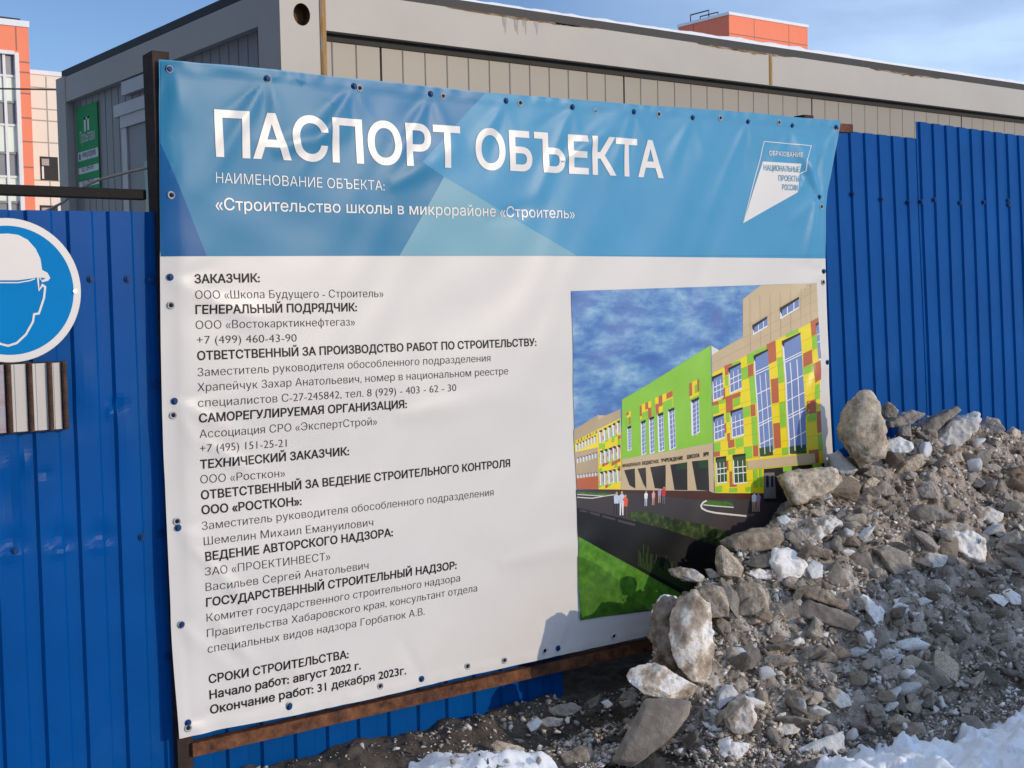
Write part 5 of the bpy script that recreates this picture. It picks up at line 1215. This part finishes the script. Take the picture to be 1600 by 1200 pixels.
 (A((775, 470), (830, 462), (850, 490), (800, 510), (770, 495)), 'white', 'crumbly pale lump at the lower corner of the flat pitted slab', dict(tf=.5)),
 (A((630, 570), (665, 560), (690, 580), (660, 602), (635, 595)), 'blue', 'bluish crumb above the wide brown slab', dict(tf=.5, yfix=-.25)),
 (A((690, 650), (760, 590), (860, 550), (880, 590), (800, 650), (720, 680)), 'mix', 'long pale ridge of icy snow sloping left in the middle', dict(tf=.4, rough=.1)),
 (A((680, 660), (760, 672), (850, 700), (840, 735), (760, 720), (700, 690)), 'dirt', 'brown plate roofing the plump white boulder', dict(tf=.3)),
 (A((735, 760), (770, 735), (810, 750), (805, 800), (750, 812)), 'blue', 'grey blue lump at the right foot of the plump white boulder', dict(tf=.5)),
]
for i, (poly, key, label, kw) in enumerate(CH):
    rocky = key in ('tan', 'dirt', 'dark', 'grey')
    chunk(poly, key, label, 'rock' if rocky else 'ice chunk', 'rock' if rocky else 'ice_chunk', seed=i, **kw)

# ---- loose lumps scattered over the slope: each one an object
def lump_mesh(name, key, flat, q, res=3):
    pts = []
    for _ in range(16):
        p = np.array([q.gauss(0, 1) for _ in range(3)]); p /= np.linalg.norm(p); p *= q.uniform(.75, 1.1); pts.append((p[0], p[1] * q.uniform(.6, .9), p[2] * flat))
    bm = hull_bm(pts); refine(bm, .34); bmesh.ops.smooth_vert(bm, verts=bm.verts[:], factor=.4, use_axis_x=True, use_axis_y=True, use_axis_z=True); bm.normal_update()
    so = q.uniform(0, 90)
    for v in bm.verts: v.co += v.normal * .09 * mn.fractal(v.co * 2.6 + Vector((so, 0, 0)), .8, 2.1, 4)
    me = bpy.data.meshes.new(name); bm.to_mesh(me); bm.free(); me.materials.append(SM[key])
    if key in ('white', 'blue'): me.polygons.foreach_set('use_smooth', np.ones(len(me.polygons), bool))
    return me
protos = []
LB = {'white': ('small loose white ice lump scattered on the heap', 'ice lump', 'small white ice lumps on the heap', 'ice_lump'), 'grey': ('small loose grey lump scattered on the heap', 'stone', 'small grey lumps on the heap', 'stone'),
      'dirt': ('small loose brown clod scattered on the heap', 'clod', 'small brown clods on the heap', 'clod'), 'dark': ('small dark flat chip scattered on the heap', 'stone chip', 'dark flat chips on the heap', 'stone_chip'),
      'tan': ('small loose tan clod scattered on the heap', 'clod', 'small tan clods on the heap', 'clod'), 'blue': ('small bluish ice crumb scattered on the heap', 'ice crumb', 'bluish ice crumbs on the heap', 'ice_crumb')}
PR = {k: [lump_mesh(LB[k][3], k, .24 if k == 'dark' else rnd.uniform(.35, .8), rnd) for _ in range(4)] for k in LB}
first = {}
placed = 0
while placed < 640:
    px, py = rnd.uniform(985, 1600), rnd.uniform(650, 1185)
    Pw = heap_hit(px, py, 99)
    if Pw[1] > 0 or heap_base(Pw[0], Pw[1]) < -.02: continue
    k = rnd.choices(['white', 'grey', 'dirt', 'dark', 'tan', 'blue'], [15, 34, 12, 27, 6, 6])[0]
    s = rnd.choices([rnd.uniform(.010, .018), rnd.uniform(.018, .034), rnd.uniform(.034, .060)], [30, 40, 30])[0] * (.8 if k == 'white' else 1.25 if k == 'dark' else 1) * (1.75 if k not in ('white', 'blue') and rnd.random() < .10 else 1)
    if k not in first:
        o = bpy.data.objects.new(LB[k][3], PR[k][0]); tag(o, LB[k][0], LB[k][1], LB[k][2]); first[k] = o
    else:
        o = first[k].copy(); o.data = PR[k][rnd.randrange(4)]
    COL.objects.link(o)
    o.location = Pw + np.array([0, -.2, .3]) * s; o.scale = (s * rnd.uniform(.9, 1.5), s, s)
    o.rotation_euler = (rnd.uniform(.1, 1.3), rnd.uniform(-.6, .6), rnd.uniform(0, 6.28))
    placed += 1

# ---- fine rubble nobody could count: one object
def rubble(name, count, pts_fn, smin, smax, cols, seed):
    q = np.random.RandomState(seed); bases = []
    for _ in range(30):
        P = q.normal(size=(10, 3)); P /= np.linalg.norm(P, axis=1)[:, None]; P *= np.array([1, q.uniform(.5, .9), q.uniform(.18, .7)]) * q.uniform(.7, 1.1, (10, 1))
        bm = hull_bm(P.tolist()); bmesh.ops.triangulate(bm, faces=bm.faces[:]); bm.verts.index_update()
        bases.append((np.array([v.co[:] for v in bm.verts]), np.array([[v.index for v in f.verts] for f in bm.faces]))); bm.free()
    VV, FF, CC = [], [], []; nv_ = 0
    for i in range(count):
        P = pts_fn(q)
        if P is None: continue
        s = smin * (smax / smin) ** (q.rand() ** 2.0)
        a, b, c = q.uniform(0, 6.28), q.normal(0, .5), q.normal(0, .6); ca, sa, cb, sb, cc, sc_ = math.cos(a), math.sin(a), math.cos(b), math.sin(b), math.cos(c), math.sin(c)
        Rm = np.array([[ca * cb, ca * sb * sc_ - sa * cc, ca * sb * cc + sa * sc_], [sa * cb, sa * sb * sc_ + ca * cc, sa * sb * cc - ca * sc_], [-sb, cb * sc_, cb * cc]])
        V0, F0 = bases[i % 30]
        V = (V0 * s) @ Rm.T + P
        VV.append(V); FF.append(F0 + nv_); nv_ += len(V0); CC.append(np.repeat([[*cols[q.choice(len(cols), p=wts)], 1.0]], len(F0) * 3, 0) * q.uniform(.75, 1.2))
    V = np.concatenate(VV); Fc = np.concatenate(FF); me = bpy.data.meshes.new(name)
    me.vertices.add(len(V)); me.vertices.foreach_set('co', V.ravel()); me.loops.add(len(Fc) * 3); me.loops.foreach_set('vertex_index', Fc.ravel().astype(np.int32))
    me.polygons.add(len(Fc)); me.polygons.foreach_set('loop_start', np.arange(0, len(Fc) * 3, 3, dtype=np.int32)); me.update(calc_edges=True)
    ca_ = me.color_attributes.new('stone_colour', 'FLOAT_COLOR', 'CORNER'); ca_.data.foreach_set('color', np.concatenate(CC).ravel())
    o = bpy.data.objects.new(name, me); COL.objects.link(o); return o
m_rub = bpy.data.materials.new('mixed rubble'); m_rub.use_nodes = True
_n, _l = m_rub.node_tree.nodes, m_rub.node_tree.links
_a = _n.new('ShaderNodeVertexColor'); _a.layer_name = 'stone_colour'; _l.new(_a.outputs[0], _n['Principled BSDF'].inputs['Base Color']); _n['Principled BSDF'].inputs['Roughness'].default_value = .9
cols = [(.27, .232, .19), (.46, .40, .335), (.62, .56, .49), (.70, .665, .63), (.84, .83, .82), (.13, .115, .10)]
wts = [.22, .28, .20, .11, .05, .14]
def heap_pt(q):
    x = q.uniform(1.2, 4.7); yf = np.interp(x, FX, FY) - .05; yr = np.interp(x, RX, RY); y = q.uniform(yf - .08, yr + .06)
    h = heap_h(x, y); return np.array([x, y, max(h, -.03) + q.uniform(-.002, .010)])
ru = rubble('rubble', 21000, heap_pt, .0045, .024, cols, 4); ru.data.materials.append(m_rub); tag(ru, 'fine loose rubble of soil and ice crumbs covering the heap', 'rubble', kind='stuff')
def soil_pt(q):
    x = q.uniform(-.2, 1.9) if q.rand() < .35 else q.uniform(.75, 1.9); y = q.uniform(-.95, .02); s_ = snow_h(x, y); h = soil_h(x, y)
    if x < .75 and y < -.2: return None
    if s_ > h + .01 and q.rand() < .88: return None
    return np.array([x, y, max(h, s_, heap_h(x, y)) + .002])
r2 = rubble('grit', 5200, soil_pt, .0035, .022, [sh(c, .85) for c in cols], 8); r2.data.materials.append(m_rub); tag(r2, 'dark grit and crumbs strewn on the soil below the fence', 'grit', kind='stuff')

# ------------------------------------------------------------------ added unseen block on the left: cuts sky light on the cabin end
ab = empty('sky_blocker', (-16, 0, 0), 'long dark sky blocker mass added out of view on the left to cut sky light', 'building')
MB().box(-28, -26, -.1, -16, 34, 24).build('wall', m_blocker, ab)
MB().box(-28.3, -26.3, 24.005, -15.7, 34.3, 24.6).build('roof', m_roofing, ab)
for f_ in range(8):
    mbw = MB()
    for k in range(17): mbw.box(-16.02, -24 + k * 3.4, 1.2 + f_ * 2.8, -15.96, -22.4 + k * 3.4, 2.7 + f_ * 2.8)
    mbw.build('blocker_window_row', m_spandrel, ab)
# ------------------------------------------------------------------ snow mound added outside the frame, right of the viewer: it shades the foot of the heap
def shade_mound_h(x, y):
    e = ((x - 4.9) / 1.75) ** 2 + ((y + 3.75) / .85) ** 2
    return -.14 + 1.42 * math.exp(-e ** 1.6) * (1 + .16 * fbm(x * 1.6, y * 1.6, 4.4, 5)) + .03 * fbm(x * 8, y * 8, 2, 4)
bk = terrain('shade_mound', 2.6, 7.4, -5.2, -2.4, .05, shade_mound_h, m_snow); tag(bk, 'snow mound added out of view to shade the foot of the heap', 'added shade mound')
